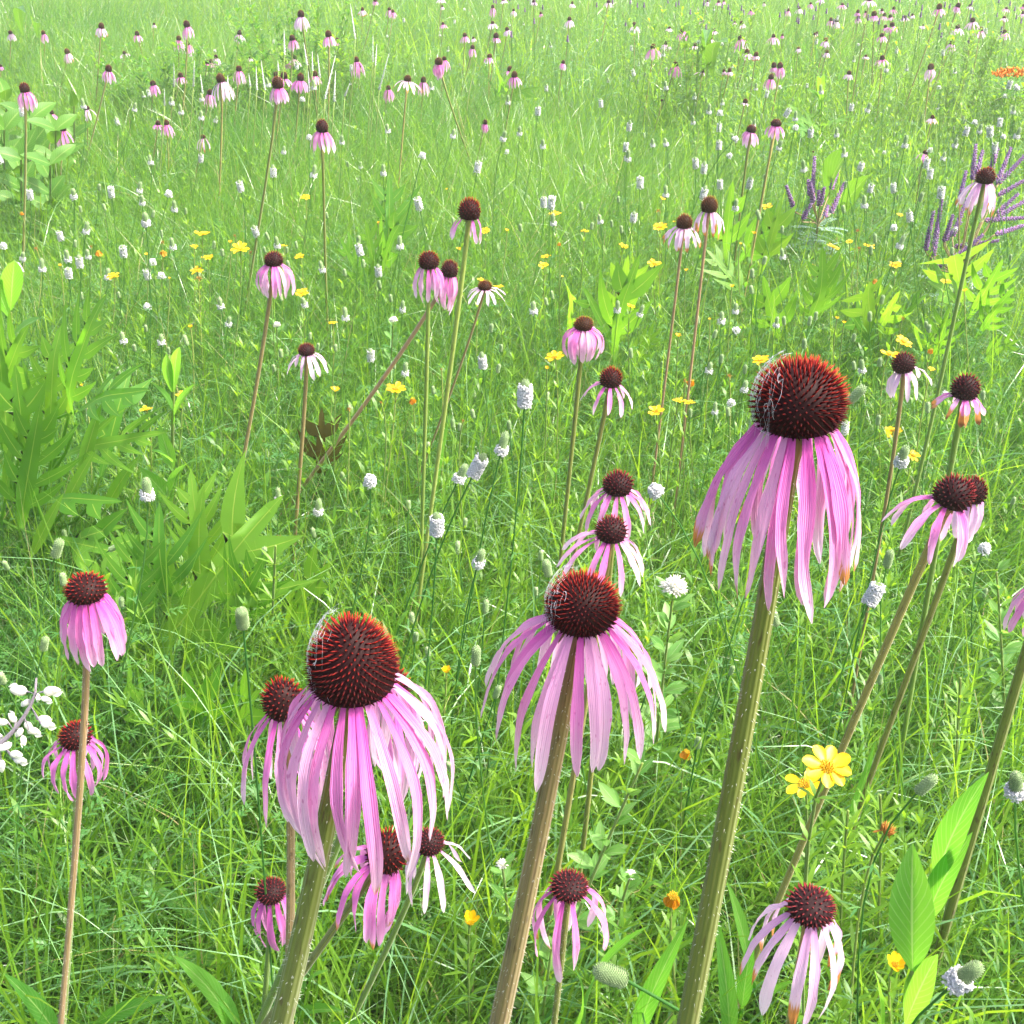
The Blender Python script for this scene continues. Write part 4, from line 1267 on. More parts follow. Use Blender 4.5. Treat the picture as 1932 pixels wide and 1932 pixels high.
for u, v, wpx, kind, tilt, lb in [
    (990, 748, 26, 'full', 2, 'biggest white clover spike, fully bloomed, standing below the pair of touching coneflowers'),
    (824, 992, 25, 'full', 3, 'full white clover spike standing alone in dark grass above the tall-coned flower'),
    (900, 883, 25, 'full', 26, 'white clover spike tilting over, beside two others in the middle of the meadow'),
    (946, 850, 23, 'ring', 14, 'green clover head with white skirt, tallest of a slanting trio'),
    (866, 903, 22, 'ring', 26, 'green clover head with white skirt, lowest of a slanting trio'),
    (698, 909, 22, 'ball', 0, 'round white clover button with no green head in the open grass'),
    (902, 1064, 22, 'ring', 16, 'green clover head with white skirt above the flared brown-stemmed coneflower'),
    (600, 966, 17, 'ring', 8, 'small white-skirted clover head beside the browned withered leaf'),
    (1236, 926, 26, 'ball', -40, 'white clover button toppled sideways beside the dark coneflowers'),
    (278, 936, 24, 'ring', 6, 'green clover head with white skirt among the large lobed leaves'),
    (525, 940, 14, 'ring', 3, 'small white-skirted clover head just above the lobed compass leaves'),
    (1032, 1072, 19, 'green', -10, 'grey-green clover head standing left of the brown-stemmed coneflower cone'),
    (457, 1166, 26, 'green', 3, 'tall bristly green clover head on a straight green stalk'),
    (119, 1092, 15, 'green', 0, 'green clover head half behind the bell-shaped coneflower'),
    (108, 1036, 20, 'green', 25, 'stubby green clover head tilting above the bell-shaped coneflower'),
    (216, 1033, 13, 'green', 60, 'tiny green clover bud on a nearly level stalk'),
    (229, 1136, 12, 'green', 10, 'tiny green clover bud to the side of the bell-shaped coneflower'),
    (898, 1239, 20, 'green', 3, 'bristly green clover head between the tall-coned and flared coneflowers'),
    (807, 1228, 12, 'green', -6, 'small green clover bud beside the tall dark cone'),
    (84, 1215, 16, 'green', 20, 'green clover bud leaning beside the bell-shaped coneflower petals'),
    (1676, 1056, 18, 'green', 4, 'green clover head in open grass below the sideways coneflower'),
    (1461, 1166, 18, 'green', -18, 'green clover head leaning beside the thickest olive stem'),
    (1648, 1122, 27, 'full', 20, 'white clover spike half hidden by the longest drooping petal'),
    (1857, 1036, 20, 'ball', 10, 'white clover button below the pale-petalled twin coneflower'),
    (1700, 872, 24, 'ring', 6, 'white-skirted clover head below a yellow tickseed flower'),
    (1661, 1280, 13, 'green', 0, 'small grey clover bud in the grass right of the thick olive stem'),
    (1150, 1838, 40, 'green', -55, 'plump bristly green clover head lying tilted in the grass'),
    (1806, 1852, 42, 'ring', 28, 'tilted green clover head with wide white skirt beside the large smooth leaf'),
    (1916, 1492, 34, 'ring', -12, 'white-skirted clover head cut by the frame behind the slanting stem'),
    (1746, 1482, 24, 'ball', 30, 'pale round clover button near the two big yellow flowers'),
    (1600, 905, 15, 'ring', 5, 'white-skirted clover head just right of the largest cone'),
    (1615, 745, 20, 'green', 35, 'green clover head leaning out behind the largest cone'),
    (1375, 762, 8, 'ball', 0, 'tiny white clover button left of the largest cone'),
]:
    if 'pale round' in lb:
        kind = 'green'
        lb = 'stubby green clover bud leaning near the two big yellow flowers'
    clover(u, v, wpx, kind, tilt, None, lb, (.40, .86))
for i in range(95):
    while True:
        u, v = random.uniform(-10, 1940), random.triangular(50, 430, 230)
        if random.random() < (.25 + .75 * (max(0, u) / 1932) ** .8) and not any(abs(u - a[1]) < 14 and abs(v - a[2]) < 16 for a in CLOVERS):
            break
    clover(u, v, (4.2 + 9.0 * (v / 420)) * random.uniform(.85, 1.2), random.choice(('full', 'ring', 'ring', 'ball', 'full')), zl=(.52, .72), far=v < 215)

def far_clovers():
    X, Y = sample_ground(lambda y: 11 if y > 2.4 else 0, 2.4, 15)
    keep = rng.random(len(X)) < np.clip(.28 + .35 * X / np.maximum(Y, 1) * 2, .1, 1) * np.clip(field(X, Y, .9, 4) + .2, 0, 1)
    X, Y = X[keep], Y[keep]
    temps_s, temps_h, temps_b = [], [], []
    for k in ('full', 'ring', 'ball', 'green'):
        a, b = CLV['far', k, 0][2:]
        def put(m_):
            V, F, D = m_.arrays()
            V = V * np.float32(.0056)
            V[:, 2] += .52
            return V, F, D
        st = MB()
        tube(st, [Vector((0, 0, 0)), Vector((.01, 0, .26)), Vector((0, 0, .52))], [.0012] * 3, 3, .5, cap=False)
        temps_s.append(st.arrays())
        temps_h.append(put(a))
        temps_b.append(put(b) if b else put(MB_DOT))
    sc = (.85 + .3 * rng.random(len(X)))
    tn = rng.random(len(X))
    global rng_state
    for nm, tp, mt in (('far_clover_stems', temps_s, 'legume'), ('far_clover_heads', temps_h, 'greenhead'), ('far_clover_blooms', temps_b, 'white')):
        rs = np.random.default_rng(99)
        globals()['rng'] = rs
        o = scatter(nm, tp, X, Y, sc, tn, M[mt], .10)
MB_DOT = MB()
spike(MB_DOT, Vector((0, 0, 0)), ZUP, .2, .1, .5, 0, 3)
_keep = rng
far_clovers()
rng = _keep

def near_buds():
    X, Y = sample_ground(lambda y: 30 * min(1, 2.5 / y) if y > 1.0 else 0, 1.0, 7)
    keep = rng.random(len(X)) < np.clip(field(X, Y, 1.1, 14) * 1.4 - .15, .05, 1)
    X, Y = X[keep], Y[keep]
    ts, th = [], []
    for q in range(4):
        h, b = random.uniform(.36, .50), random.uniform(-.05, .05)
        st = MB()
        tube(st, [Vector((0, 0, 0)), Vector((b * .3, 0, h * .5)), Vector((b, 0, h))], [.0011] * 3, 3, .5, cap=False)
        for i in range(12):
            t = .3 + .6 * i / 12
            small_leaf(st, Vector((b * t * t, 0, h * t)), ang(i * 2.4, random.uniform(.2, .8)), .017, .0014, random.random(), .1)
        ts.append(st.arrays())
        V, F, D = CLV['mid' if q < 2 else 'far', 'green', q % 2][2].arrays()
        V = V * np.float32(.0046)
        V[:, 2] += h
        V[:, 0] += b
        th.append((V, F, D))
    sc, tn = .85 + .3 * rng.random(len(X)), rng.random(len(X))
    for nm, tp, mt in (('clover_stalks', ts, 'legume'), ('clover_buds', th, 'greenhead')):
        globals()['rng'] = np.random.default_rng(77)
        scatter(nm, tp, X, Y, sc, tn, M[mt], .14)
near_buds()
rng = _keep

# ------------------------------------------------------------------ yellow tickseed
TICK = []
def tickseed(u, v, wpx, kind='open', label=None, tilt=None, zl=(.52, .76), st=None):
    d = .040 * FPX / wpx * (.55 if kind in ('droop', 'bud', 'withered') else 1)
    rz = -ray(u, v).z
    z = min(max(CAM_H - d * rz, zl[0]), zl[1])
    d = (CAM_H - z) / rz
    mpp = d / FPX
    Rr = wpx * mpp * .5
    P = at_depth(u, v, d)
    axis = axis_for(random.gauss(0, 10) if tilt is None else tilt, random.uniform(-4, 16))
    if st is None:
        st = (u + random.uniform(-14, 8), v + 90)
    B = foot(P, *st)
    O = Vector((B.x, B.y, 0))
    root = thing('tickseed', O)
    L = (P - O).length
    P0 = P - axis * Rr * .12
    pts = curve4(O - Vector((0, 0, .04)), O + (P - O) * .35, P - axis * .15 * L, P0, 10)
    mb = MB()
    tube(mb, [q - O for q in pts], [max(.0007, .0013)] * 11, 5, random.random(), cap=False)
    e1 = perp(axis)
    e2 = axis.cross(e1)
    for i in range(8):                               # green cup under the flower
        a = i * .785
        e = e1 * math.cos(a) + e2 * math.sin(a)
        small_leaf(mb, P - O - axis * Rr * .28, (e * .7 + axis * .7), Rr * .42, Rr * .10, .7, .1)
    mb.build('stem', M['stem_green'], root)
    if wpx > 14:
        lv = MB()
        big = wpx > 40
        for i in range(1, 8):
            q = pts[i + 2 if i + 2 < 10 else 9] - O
            for j in range(5):
                dd = ang(j * 1.257 + i + random.uniform(-.2, .2), random.uniform(.5, 1.1))
                small_leaf(lv, q, dd, random.uniform(.026, .044) * (.6 if i > 5 else 1), .0022, random.uniform(.3, .9), .05)
        lv.build('leaves', M['herb'], root)
    # disc
    dm = MB()
    dr = Rr * (.26 if kind in ('open', 'cup') else .42)
    for i in range(30 if wpx > 25 else 10):
        t = math.sqrt((i + .5) / (30 if wpx > 25 else 10))
        a = i * GOLD
        spike(dm, P - O + (e1 * math.cos(a) + e2 * math.sin(a)) * dr * t - axis * Rr * .08, (axis + (e1 * math.cos(a) + e2 * math.sin(a)) * .4 * t).normalized(), Rr * (.26 if kind != 'withered' else .8), dr * .16, random.random(), 0, 4, .9)
    dm.build('disc', M['withered' if kind == 'withered' else 'disc'], root)
    n = {'open': 8, 'cup': 7, 'droop': 7, 'bud': 6, 'withered': 4}[kind]
    one = None if wpx > 24 else MB()
    for i in range(n):
        if kind == 'open' and random.random() < .06:
            continue
        a = 2 * math.pi * (i + random.uniform(-.15, .15)) / n
        e = e1 * math.cos(a) + e2 * math.sin(a)
        el = {'open': random.uniform(-.12, .35), 'cup': random.uniform(.5, .95), 'droop': random.uniform(-1.45, -1.0), 'bud': random.uniform(.9, 1.3), 'withered': random.uniform(-1.3, .2)}[kind]
        dd = (e * math.cos(el) + axis * math.sin(el)).normalized()
        s = (axis.cross(e)).normalized()
        nn = s.cross(dd) * -1
        m2 = one or MB()
        Lp = Rr * random.uniform(.82, 1.0) * (1.3 if kind in ('droop', 'bud') else .86)
        hwm = Rr * (.26 if kind != 'withered' else .12) * random.uniform(.85, 1.1) * (1.5 if kind in ('droop', 'bud') else 1)
        b0 = P - O + e * dr * .7 - axis * Rr * .05
        pts2, sd, nm_, hw = [], [], [], []
        bow = random.uniform(-.1, .16)
        for q in range(7):
            t = q / 6
            pts2.append(b0 + dd * Lp * t + nn * (bow * Lp * t * t))
            sd.append(s)
            nm_.append(nn)
            hw.append(hwm * (.35 + .65 * min(1, t / .5)) * (1 if t < .7 else max(.28, 1 - ((t - .7) / .3) ** 2 * .72)))
        ribbon(m2, pts2, sd, nm_, hw, 5, lambda x, s_: .12 * math.cos(x * 6) + .15 * x * x, random.random())
        if one is None:
            m2.build('petal', M['amber' if kind == 'droop' else ('withered' if kind == 'withered' else 'yellow')], root)
    if one is not None:
        one.build('petals', M['amber' if kind == 'droop' else ('withered' if kind == 'withered' else 'yellow')], root)
    TICK.append((root, u, v, label, kind, wpx))

for (ox, oy, s), kind, rows in [
    (C4, 'open', [(1145, 305, 100), (1100, 378, 52), (1175, 440, 78), (1360, 390, 112), (1115, 515, 82), (645, 545, 84), (1710, 640, 84), (1698, 435, 64), (1610, 375, 45), (1885, 810, 56), (1025, 1215, 66), (830, 1300, 80), (1730, 100, 62)]),
    (C4, 'cup', [(340, 487, 28), (830, 425, 32), (960, 560, 24), (1078, 835, 38), (1900, 1195, 70), (465, 1165, 30), (1305, 355, 36), (1540, 640, 34)]),
    (C4, 'droop', [(555, 405, 46), (920, 405, 44), (120, 185, 26)]),
    (C4, 'withered', [(205, 390, 28), (515, 380, 24), (1418, 412, 30), (1330, 318, 26), (1122, 560, 44), (920, 355, 30)]),
    (C5, 'open', [(310, 1185, 124), (1160, 435, 62), (1145, 485, 62), (815, 290, 62), (1210, 195, 76), (1805, 268, 92), (1822, 105, 42), (1600, 375, 62), (1775, 475, 94), (1210, 1005, 112), (1783, 1310, 98), (1910, 1250, 70), (1640, 715, 52), (890, 605, 62), (790, 565, 44), (1380, 290, 50)]),
    (C5, 'cup', [(665, 395, 36), (940, 290, 36), (1165, 1068, 36), (600, 55, 22), (1250, 550, 24), (1910, 885, 46), (210, 245, 26), (1885, 240, 24)]),
    (C5, 'droop', [(404, 1240, 52), (1235, 358, 28)]),
    (C5, 'withered', [(1795, 178, 34), (205, 245, 26), (45, 1300, 36), (690, 1365, 24), (225, 1262, 24), (568, 1075, 22)]),
    (C6, 'open', [(855, 670, 82), (1060, 665, 72), (1205, 770, 76), (740, 780, 42), (1250, 1205, 112), (1170, 1275, 112), (1410, 1360, 46), (445, 1310, 104), (35, 1550, 76), (1190, 1705, 92), (480, 445, 82), (1230, 490, 42), (945, 640, 42), (1490, 865, 62), (1595, 915, 36)]),
    (C6, 'cup', [(405, 595, 38), (280, 895, 38), (875, 1075, 32), (915, 1100, 32), (20, 805, 38), (330, 655, 26), (155, 1080, 26)]),
    (C6, 'droop', [(1410, 1250, 42), (55, 1425, 56), (1090, 855, 40)]),
    (C6, 'withered', [(990, 580, 34), (1000, 680, 34), (265, 1400, 36), (1245, 1075, 34), (15, 1425, 30)]),
]:
    for x, y, wp in rows:
        tickseed(ox + x * s, oy + y * s, wp * s, kind)
for u, v, wp, kind, tl, lb in [
    (1562, 1446, 98, 'open', 8, 'large yellow tickseed flower with wide cupped petals, higher of a touching pair'),
    (1519, 1478, 76, 'open', -14, 'yellow tickseed flower with dewy petals, lower of a touching pair'),
    (1688, 1820, 54, 'cup', 5, 'half-open yellow tickseed flower beside the large smooth leaf at the bottom'),
    (1687, 816, 32, 'open', -30, 'yellow tickseed flower turned sideways right of the largest cone'),
    (1722, 859, 30, 'open', 10, 'yellow tickseed flower partly hidden by a white clover head'),
    (887, 1740, 34, 'bud', 6, 'opening yellow tickseed bud low beside the slanting brownish stem'),
    (1270, 1690, 42, 'droop', 4, 'fading amber tickseed hanging downward between the thick stems'),
    (842, 1267, 19, 'bud', 0, 'tiny yellow tickseed bud beside the tall-coned coneflower'),
    (1198, 1216, 26, 'droop', 10, 'drooping orange tickseed tucked behind the flared coneflower cone'),
    (1296, 1418, 26, 'droop', 10, 'ragged tickseed with two hanging yellow petals by the flared coneflower'),
    (527, 1018, 24, 'withered', -8, 'withered rusty tickseed head above whorled yellow-green leaves'),
    (1672, 1568, 46, 'withered', 20, 'dried brown seed head caught among tickseed stems'),
]:
    tickseed(u, v, wp, kind, lb, tl, (.36, .8))

# ------------------------------------------------------------------ compass plants and other large leaves
def lobed_leaf(mb, base, tip, normal, N=5, wide=.34, bend=.08, tint=.5, seed=0, ang0=42):
    r = random.Random(seed)
    Y = tip - base
    L = Y.length
    Y.normalize()
    Nn = (normal - Y * normal.dot(Y)).normalized()
    X = Y.cross(Nn)
    wph = r.uniform(0, 6)
    def P(x, y):
        t = y / L
        return base + X * x + Y * y + Nn * (bend * L * 4 * t * (1 - t) - .35 * bend * x * x / L * 8 + .14 * abs(x) + .012 * L * math.sin(9 * t + wph + 6 * x / L))
    s0, s1 = .20, .86
    dl = (s1 - s0) / N
    rows = [0.0, s0 * .55]
    lob = []
    for i in range(N):
        c = s0 + dl * (i + .5)
        b = dl * .38
        lob.append((len(rows), c, b))
        rows += [c - b / 2, c + b / 2]
    rows += [.93, 1.0]
    vs, ds, fs = [], [], []
    for s in rows:
        wr = L * (.013 + .040 * math.sin(math.pi * min(1, s * 1.02)) ** .8) if s < .9 else (L * .026 if s < .95 else 0.0006)
        for j, x in enumerate((-wr, 0, wr)):
            vs.append(tuple(P(x, s * L)))
            ds.append((s, tint, 0, (.0, .5, 1.)[j]))
    for i in range(len(rows) - 1):
        for j in range(2):
            a = i * 3 + j
            fs.append((a, a + 1, a + 4, a + 3))
    for (ri, c, b) in lob:
        for sg, cidx in ((-1, 0), (1, 2)):
            if r.random() < .12:
                continue
            ln = wide * L * math.sin(math.pi * (.22 + .66 * (c - s0) / (s1 - s0 + .001)) ** .8) ** .7 * r.uniform(.55, 1.2)
            a_ = RAD(ang0 + r.uniform(-8, 8))
            w0 = b * L * .5
            i0, i1 = ri * 3 + cidx, (ri + 1) * 3 + cidx
            xe = abs((Vector(vs[i0]) - base).dot(X)) * .5 + abs((Vector(vs[i1]) - base).dot(X)) * .5
            start = len(vs)
            cx, cy_ = xe, c * L
            prev = None
            K = 6
            for q in range(1, K + 1):
                t = q / K
                aa = a_ - .35 * t * a_
                cx += math.sin(aa) * ln / K
                cy_ += math.cos(aa) * ln / K
                hw = w0 * (1 + .30 * math.sin(math.pi * min(1, t * 1.4))) * (1 - t ** 1.7) + .0004
                px, py = -math.cos(aa), math.sin(aa)
                for k, m_ in enumerate((-1, 0, 1)):
                    vs.append(tuple(P(sg * (cx - px * hw * m_), cy_ + py * hw * m_ * -1)))
                    ds.append((c, tint, 0, (.0, .5, 1.)[k]))
            # base row: rachis edge a, middle, rachis edge b
            mid = len(vs)
            vs.append(tuple((Vector(vs[i0]) + Vector(vs[i1])) / 2))
            ds.append((c, tint, 0, .5))
            rowsL = [(i0, mid, i1)] if True else None
            for q in range(K):
                rowsL.append((start + q * 3, start + q * 3 + 1, start + q * 3 + 2))
            # the lower side of the lobe must meet the lower rachis vertex
            d0 = (Vector(vs[rowsL[1][0]]) - Vector(vs[i0])).length + (Vector(vs[rowsL[1][2]]) - Vector(vs[i1])).length
            d1 = (Vector(vs[rowsL[1][2]]) - Vector(vs[i0])).length + (Vector(vs[rowsL[1][0]]) - Vector(vs[i1])).length
            if d1 < d0:
                rowsL[0] = (i1, mid, i0)
            for q in range(K):
                A, B2 = rowsL[q], rowsL[q + 1]
                fs.append((A[0], A[1], B2[1], B2[0]))
                fs.append((A[1], A[2], B2[2], B2[1]))
    mb.add(vs, fs, ds)

def view_normal(p, up=.40, jit=.22):
    n = (CP - p).normalized() * (1 - up) + ZUP * up + Vector((random.uniform(-1, 1), random.uniform(-1, 1), random.uniform(-.3, .3))) * jit
    return n.normalized()

def leaf_plant(name, ground, label, cat, leaves, mat='lobed', group=None, stem=None, stem_mat_='stem_green', droop_to_root=True):
    """leaves: (u0, v0, z0, u1, v1, z1, half width px or None for lobed)"""
    G = at_z(*ground, 0.0)
    root = thing(name, (G.x, G.y, 0))
    tag(root, label, cat, group)
    O = Vector((G.x, G.y, 0))
    for k, (u0, v0, z0, u1, v1, z1, *w_) in enumerate(leaves):
        A, B2 = at_z(u0, v0, z0), at_z(u1, v1, z1)
        # keep the tip at a natural distance from the base
        mb = MB()
        nn = view_normal((A + B2) / 2)
        if w_ and w_[0]:
            leaf(mb, A - O, B2 - O, w_[0] * proj((A + B2) / 2)[2] / FPX, nn, random.uniform(.02, .09), random.uniform(.15, .35), 12, 7, random.random(), w_[1] if len(w_) > 1 else .45, .12)
        else:
            lobed_leaf(mb, A - O, B2 - O, nn, random.choice((2, 3, 3, 4)), random.uniform(.36, .46), random.uniform(.03, .10), random.random(), k + int(u0))
        # stalk back to the crown of the plant
        c = Vector((0, 0, 0)) if stem is None else None
        if c is not None and droop_to_root:
            a = A - O
            dirl = (B2 - A).normalized()
            tube(mb, curve4(c + Vector((0, 0, -.03)), c + Vector((0, 0, .6 * max(.05, a.z))), a - dirl * .3 * a.length, a, 8), [.0030] * 8 + [.0022], 5, .6, cap=False)
        mb.build('leaf', M[mat], root)
    if stem:
        pts = [at_z(u, v, z) - O for u, v, z in stem]
        mb = MB()
        tube(mb, pts, [.0035 - .0015 * i / len(pts) for i in range(len(pts))], 8, .5)
        mb.build('stem', M[stem_mat_], root)
    return root

leaf_plant('compass_plant', (95, 1090), 'tall compass plant with big deeply lobed light green leaves at the meadow edge', 'compass plant', [
    (143, 799, .55, 206, 555, .78), (146, 775, .52, 283, 735, .60), (117, 862, .46, 313, 818, .52), (83, 946, .40, 232, 948, .44), (87, 1014, .36, 273, 1057, .34),
    (60, 900, .45, 28, 690, .66), (40, 1000, .36, 78, 760, .60), (15, 870, .45, -5, 640, .66), (100, 840, .5, 118, 610, .70), (190, 900, .42, 246, 690, .58), (10, 780, .5, 60, 610, .70),
    (35, 860, .46, 62, 700, .62, 12), (70, 950, .42, 30, 820, .54, 12), (150, 900, .44, 192, 760, .56, 12), (120, 960, .40, 180, 850, .50, 12), (10, 940, .42, 40, 800, .56, 12), (200, 960, .38, 262, 860, .48, 12), (60, 1050, .34, 120, 930, .46, 12), (130, 780, .54, 150, 650, .66, 14), (170, 1030, .34, 240, 960, .42, 16)],
    'lobed', 'compass plants with lobed leaves')
leaf_plant('compass_plant', (300, 1330), 'compass plant with long lobed leaves spreading low behind the cobwebbed coneflower', 'compass plant', [
    (273, 1267, .22, 533, 934, .52), (396, 1124, .34, 360, 884, .54), (330, 1190, .28, 300, 950, .5), (255, 1230, .26, 262, 1005, .46), (533, 1191, .24, 634, 1055, .40),
    (303, 1363, .20, 240, 1262, .36), (384, 1432, .16, 347, 1262, .36), (411, 1390, .2, 388, 1276, .36), (443, 1404, .18, 494, 1300, .34), (430, 1190, .3, 505, 1040, .46), (350, 1300, .22, 440, 1180, .36), (230, 1180, .28, 150, 1060, .4)],
    'lobed', 'compass plants with lobed leaves')
leaf_plant('compass_plant', (1480, 720), 'broad patch of yellow-green lobed leaves behind the largest coneflower cone', 'compass plant', [
    (1370, 500, .38, 1383, 340, .62), (1387, 500, .36, 1490, 415, .52), (1518, 620, .34, 1553, 466, .58), (1432, 520, .36, 1474, 372, .58), (1545, 600, .34, 1590, 492, .5), (1410, 580, .34, 1330, 470, .48), (1470, 640, .3, 1440, 520, .5)],
    'lobed', 'compass plants with lobed leaves')
leaf_plant('compass_plant', (1800, 720), 'yellow-green lobed compass plant under the coneflower fronting the purple spikes', 'compass plant', [
    (1818, 575, .38, 1800, 480, .58), (1828, 600, .36, 1892, 490, .54), (1810, 600, .36, 1750, 530, .5), (1840, 640, .32, 1915, 540, .48), (1740, 680, .3, 1700, 590, .46), (1760, 690, .3, 1790, 580, .46), (1850, 690, .28, 1925, 640, .38)],
    'lobed', 'compass plants with lobed leaves')
leaf_plant('compass_plant', (1660, 700), 'low yellow-green lobed leaves just above the two yellow flowers by a round dark cone', 'compass plant', [
    (1648, 650, .34, 1644, 532, .56), (1660, 640, .34, 1700, 548, .5), (1695, 640, .32, 1752, 555, .48), (1640, 670, .3, 1590, 580, .46)], 'lobed', 'compass plants with lobed leaves')
leaf_plant('compass_plant', (1150, 740), 'compass plant of upright lobed leaves behind the flat-coned bell coneflower', 'compass plant', [
    (1157, 680, .34, 1207, 480, .60), (1153, 650, .36, 1098, 540, .52), (1165, 620, .38, 1186, 480, .58), (1175, 700, .3, 1250, 620, .42)], 'lobed', 'compass plants with lobed leaves')
leaf_plant('compass_plant', (1060, 700), 'single narrow lobed leaf rising left of the flat-coned bell coneflower', 'compass plant', [(1062, 655, .3, 1064, 530, .52)], 'lobed', 'compass plants with lobed leaves')
leaf_plant('compass_plant', (735, 600), 'pale lobed leaves left of the pair of touching coneflowers', 'compass plant', [(710, 540, .34, 777, 385, .58), (700, 540, .34, 688, 415, .54), (690, 550, .32, 640, 450, .48), (730, 500, .36, 735, 330, .6)], 'lobed', 'compass plants with lobed leaves')
leaf_plant('compass_plant', (1545, 270), 'small compass plant with upright leaves in the hazy field above the round dock leaf', 'compass plant', [
    (1547, 205, .45, 1548, 148, .66, 8), (1544, 205, .45, 1522, 168, .56, 7), (1550, 205, .45, 1578, 172, .56, 7), (1545, 245, .38, 1488, 222, .46), (1552, 245, .38, 1600, 228, .46), (1540, 260, .36, 1490, 250, .42)], 'lobed', 'compass plants with lobed leaves')
leaf_plant('compass_plant', (950, 230), 'thin yellow-green lobed fronds below a coneflower in the upper meadow', 'compass plant', [
    (940, 185, .4, 990, 140, .55), (938, 185, .4, 925, 110, .62), (945, 190, .4, 1020, 165, .48), (936, 190, .4, 905, 135, .56)], 'lobed', 'compass plants with lobed leaves')

leaf_plant('cup_plant', (326, 1010), 'upright plant with paired pointed leaves right of the tall compass plant', 'wild plant', [
    (326, 800, .5, 285, 722, .62, 11), (328, 800, .5, 368, 724, .62, 12), (326, 742, .56, 314, 668, .68, 10), (328, 742, .56, 339, 655, .70, 10), (324, 872, .42, 286, 850, .5, 12), (326, 940, .36, 372, 868, .5, 17), (322, 950, .34, 262, 880, .46, 17), (326, 885, .4, 300, 800, .5, 13)],
    'broad', None, [(318, 1010, 0), (321, 930, .30), (325, 850, .44), (327, 742, .56), (327, 700, .60)])
leaf_plant('cup_plant', (20, 800), 'broad smooth leaves with a dried tip at the edge above the compass plant', 'wild plant', [
    (20, 585, .66, 27, 492, .80, 20, .5), (18, 600, .64, -12, 530, .76, 20, .5), (22, 640, .6, 75, 600, .66, 16)], 'broad', None, [(25, 800, 0), (23, 690, .5), (20, 590, .66)])
leaf_plant('smooth_leaf_plant', (1712, 2060), 'large smooth oval leaf standing upright with folded leaves behind it at the bottom corner', 'wild plant', [
    (1722, 1832, .42, 1722, 1590, .56, 41, .5), (1768, 1673, .44, 1866, 1456, .62, 27, .5), (1748, 1740, .40, 1835, 1570, .54, 24, .5), (1708, 1935, .34, 1770, 1800, .46, 30, .5), (1660, 1960, .3, 1648, 1826, .46, 9)],
    'broad', None, [(1708, 2060, 0), (1706, 1990, .2), (1716, 1890, .36), (1722, 1830, .42)])
for k, (g, lb, lv) in enumerate([
    ((1060, 2010), 'broad strap leaves rising left of the thick olive stem at the bottom', [(1105, 1950, .2, 1224, 1747, .46, 19), (1203, 1960, .2, 1300, 1732, .46, 20), (1068, 1960, .2, 1084, 1826, .38, 14)]),
    ((1390, 1960), 'lance leaves right of the thick olive stem beside the charred coneflower', [(1374, 1960, .2, 1350, 1716, .46, 17), (1414, 1830, .3, 1370, 1660, .46, 14), (1400, 1900, .24, 1420, 1760, .4, 15), (1440, 1930, .2, 1500, 1850, .34, 14)]),
    ((380, 2020), 'broad dull leaf sloping down in the bottom grass left of the cobwebbed coneflower stem', [(430, 1950, .22, 326, 1802, .42, 25), (450, 1960, .2, 372, 1840, .36, 18)]),
    ((180, 2010), 'long low leaf arching sideways at the very bottom of the grass', [(180, 1930, .22, 318, 1880, .34, 16), (110, 1960, .2, 5, 1835, .36, 18)]),
    ((600, 2010), 'flat bright leaf lying between two thick stems at the bottom edge', [(555, 1920, .22, 648, 1908, .30, 13), (585, 1960, .2, 690, 1925, .28, 14)]),
    ((1560, 1660), 'pair of bright lance leaves in the grass right of the yellow flowers', [(1590, 1580, .2, 1650, 1400, .40, 10), (1640, 1560, .2, 1660, 1420, .40, 12)]),
    ((870, 980), 'long strap leaf beside the bare tall coneflower stem', [(815, 985, .16, 850, 780, .44, 7), (825, 960, .16, 880, 870, .34, 7)]),
]):
    leaf_plant('leaf_clump', g, lb, 'wild plant', lv, 'broad', 'clumps of broad meadow leaves')
leaf_plant('prairie_dock', (1580, 470), 'very large round-topped dock leaf standing behind the purple leadplant', 'dock plant', [(1568, 420, .30, 1604, 283, .62, 46, .52), (1585, 420, .3, 1640, 330, .52, 24, .5)], 'dock', 'dock plants with huge leaves')
leaf_plant('prairie_dock', (1345, 190), 'two upright pointed dock leaves in the far pink-flowered field', 'dock plant', [(1346, 150, .40, 1374, 80, .80, 17, .55), (1325, 150, .40, 1331, 86, .74, 10, .5)], 'dock', 'dock plants with huge leaves')
leaf_plant('prairie_dock', (45, 90), 'small upright dock leaves in the far field near the edge', 'dock plant', [(44, 70, .40, 48, 24, .80, 9, .5), (72, 72, .4, 72, 44, .66, 6, .5)], 'dock', 'dock plants with huge leaves')
leaf_plant('withered_plant', (600, 980), 'withered blotched yellow-brown lobed leaf beside a dark-coned coneflower', 'dead leaf', [(601, 900, .3, 607, 770, .46), (614, 890, .3, 632, 830, .38)], 'red_leaf')

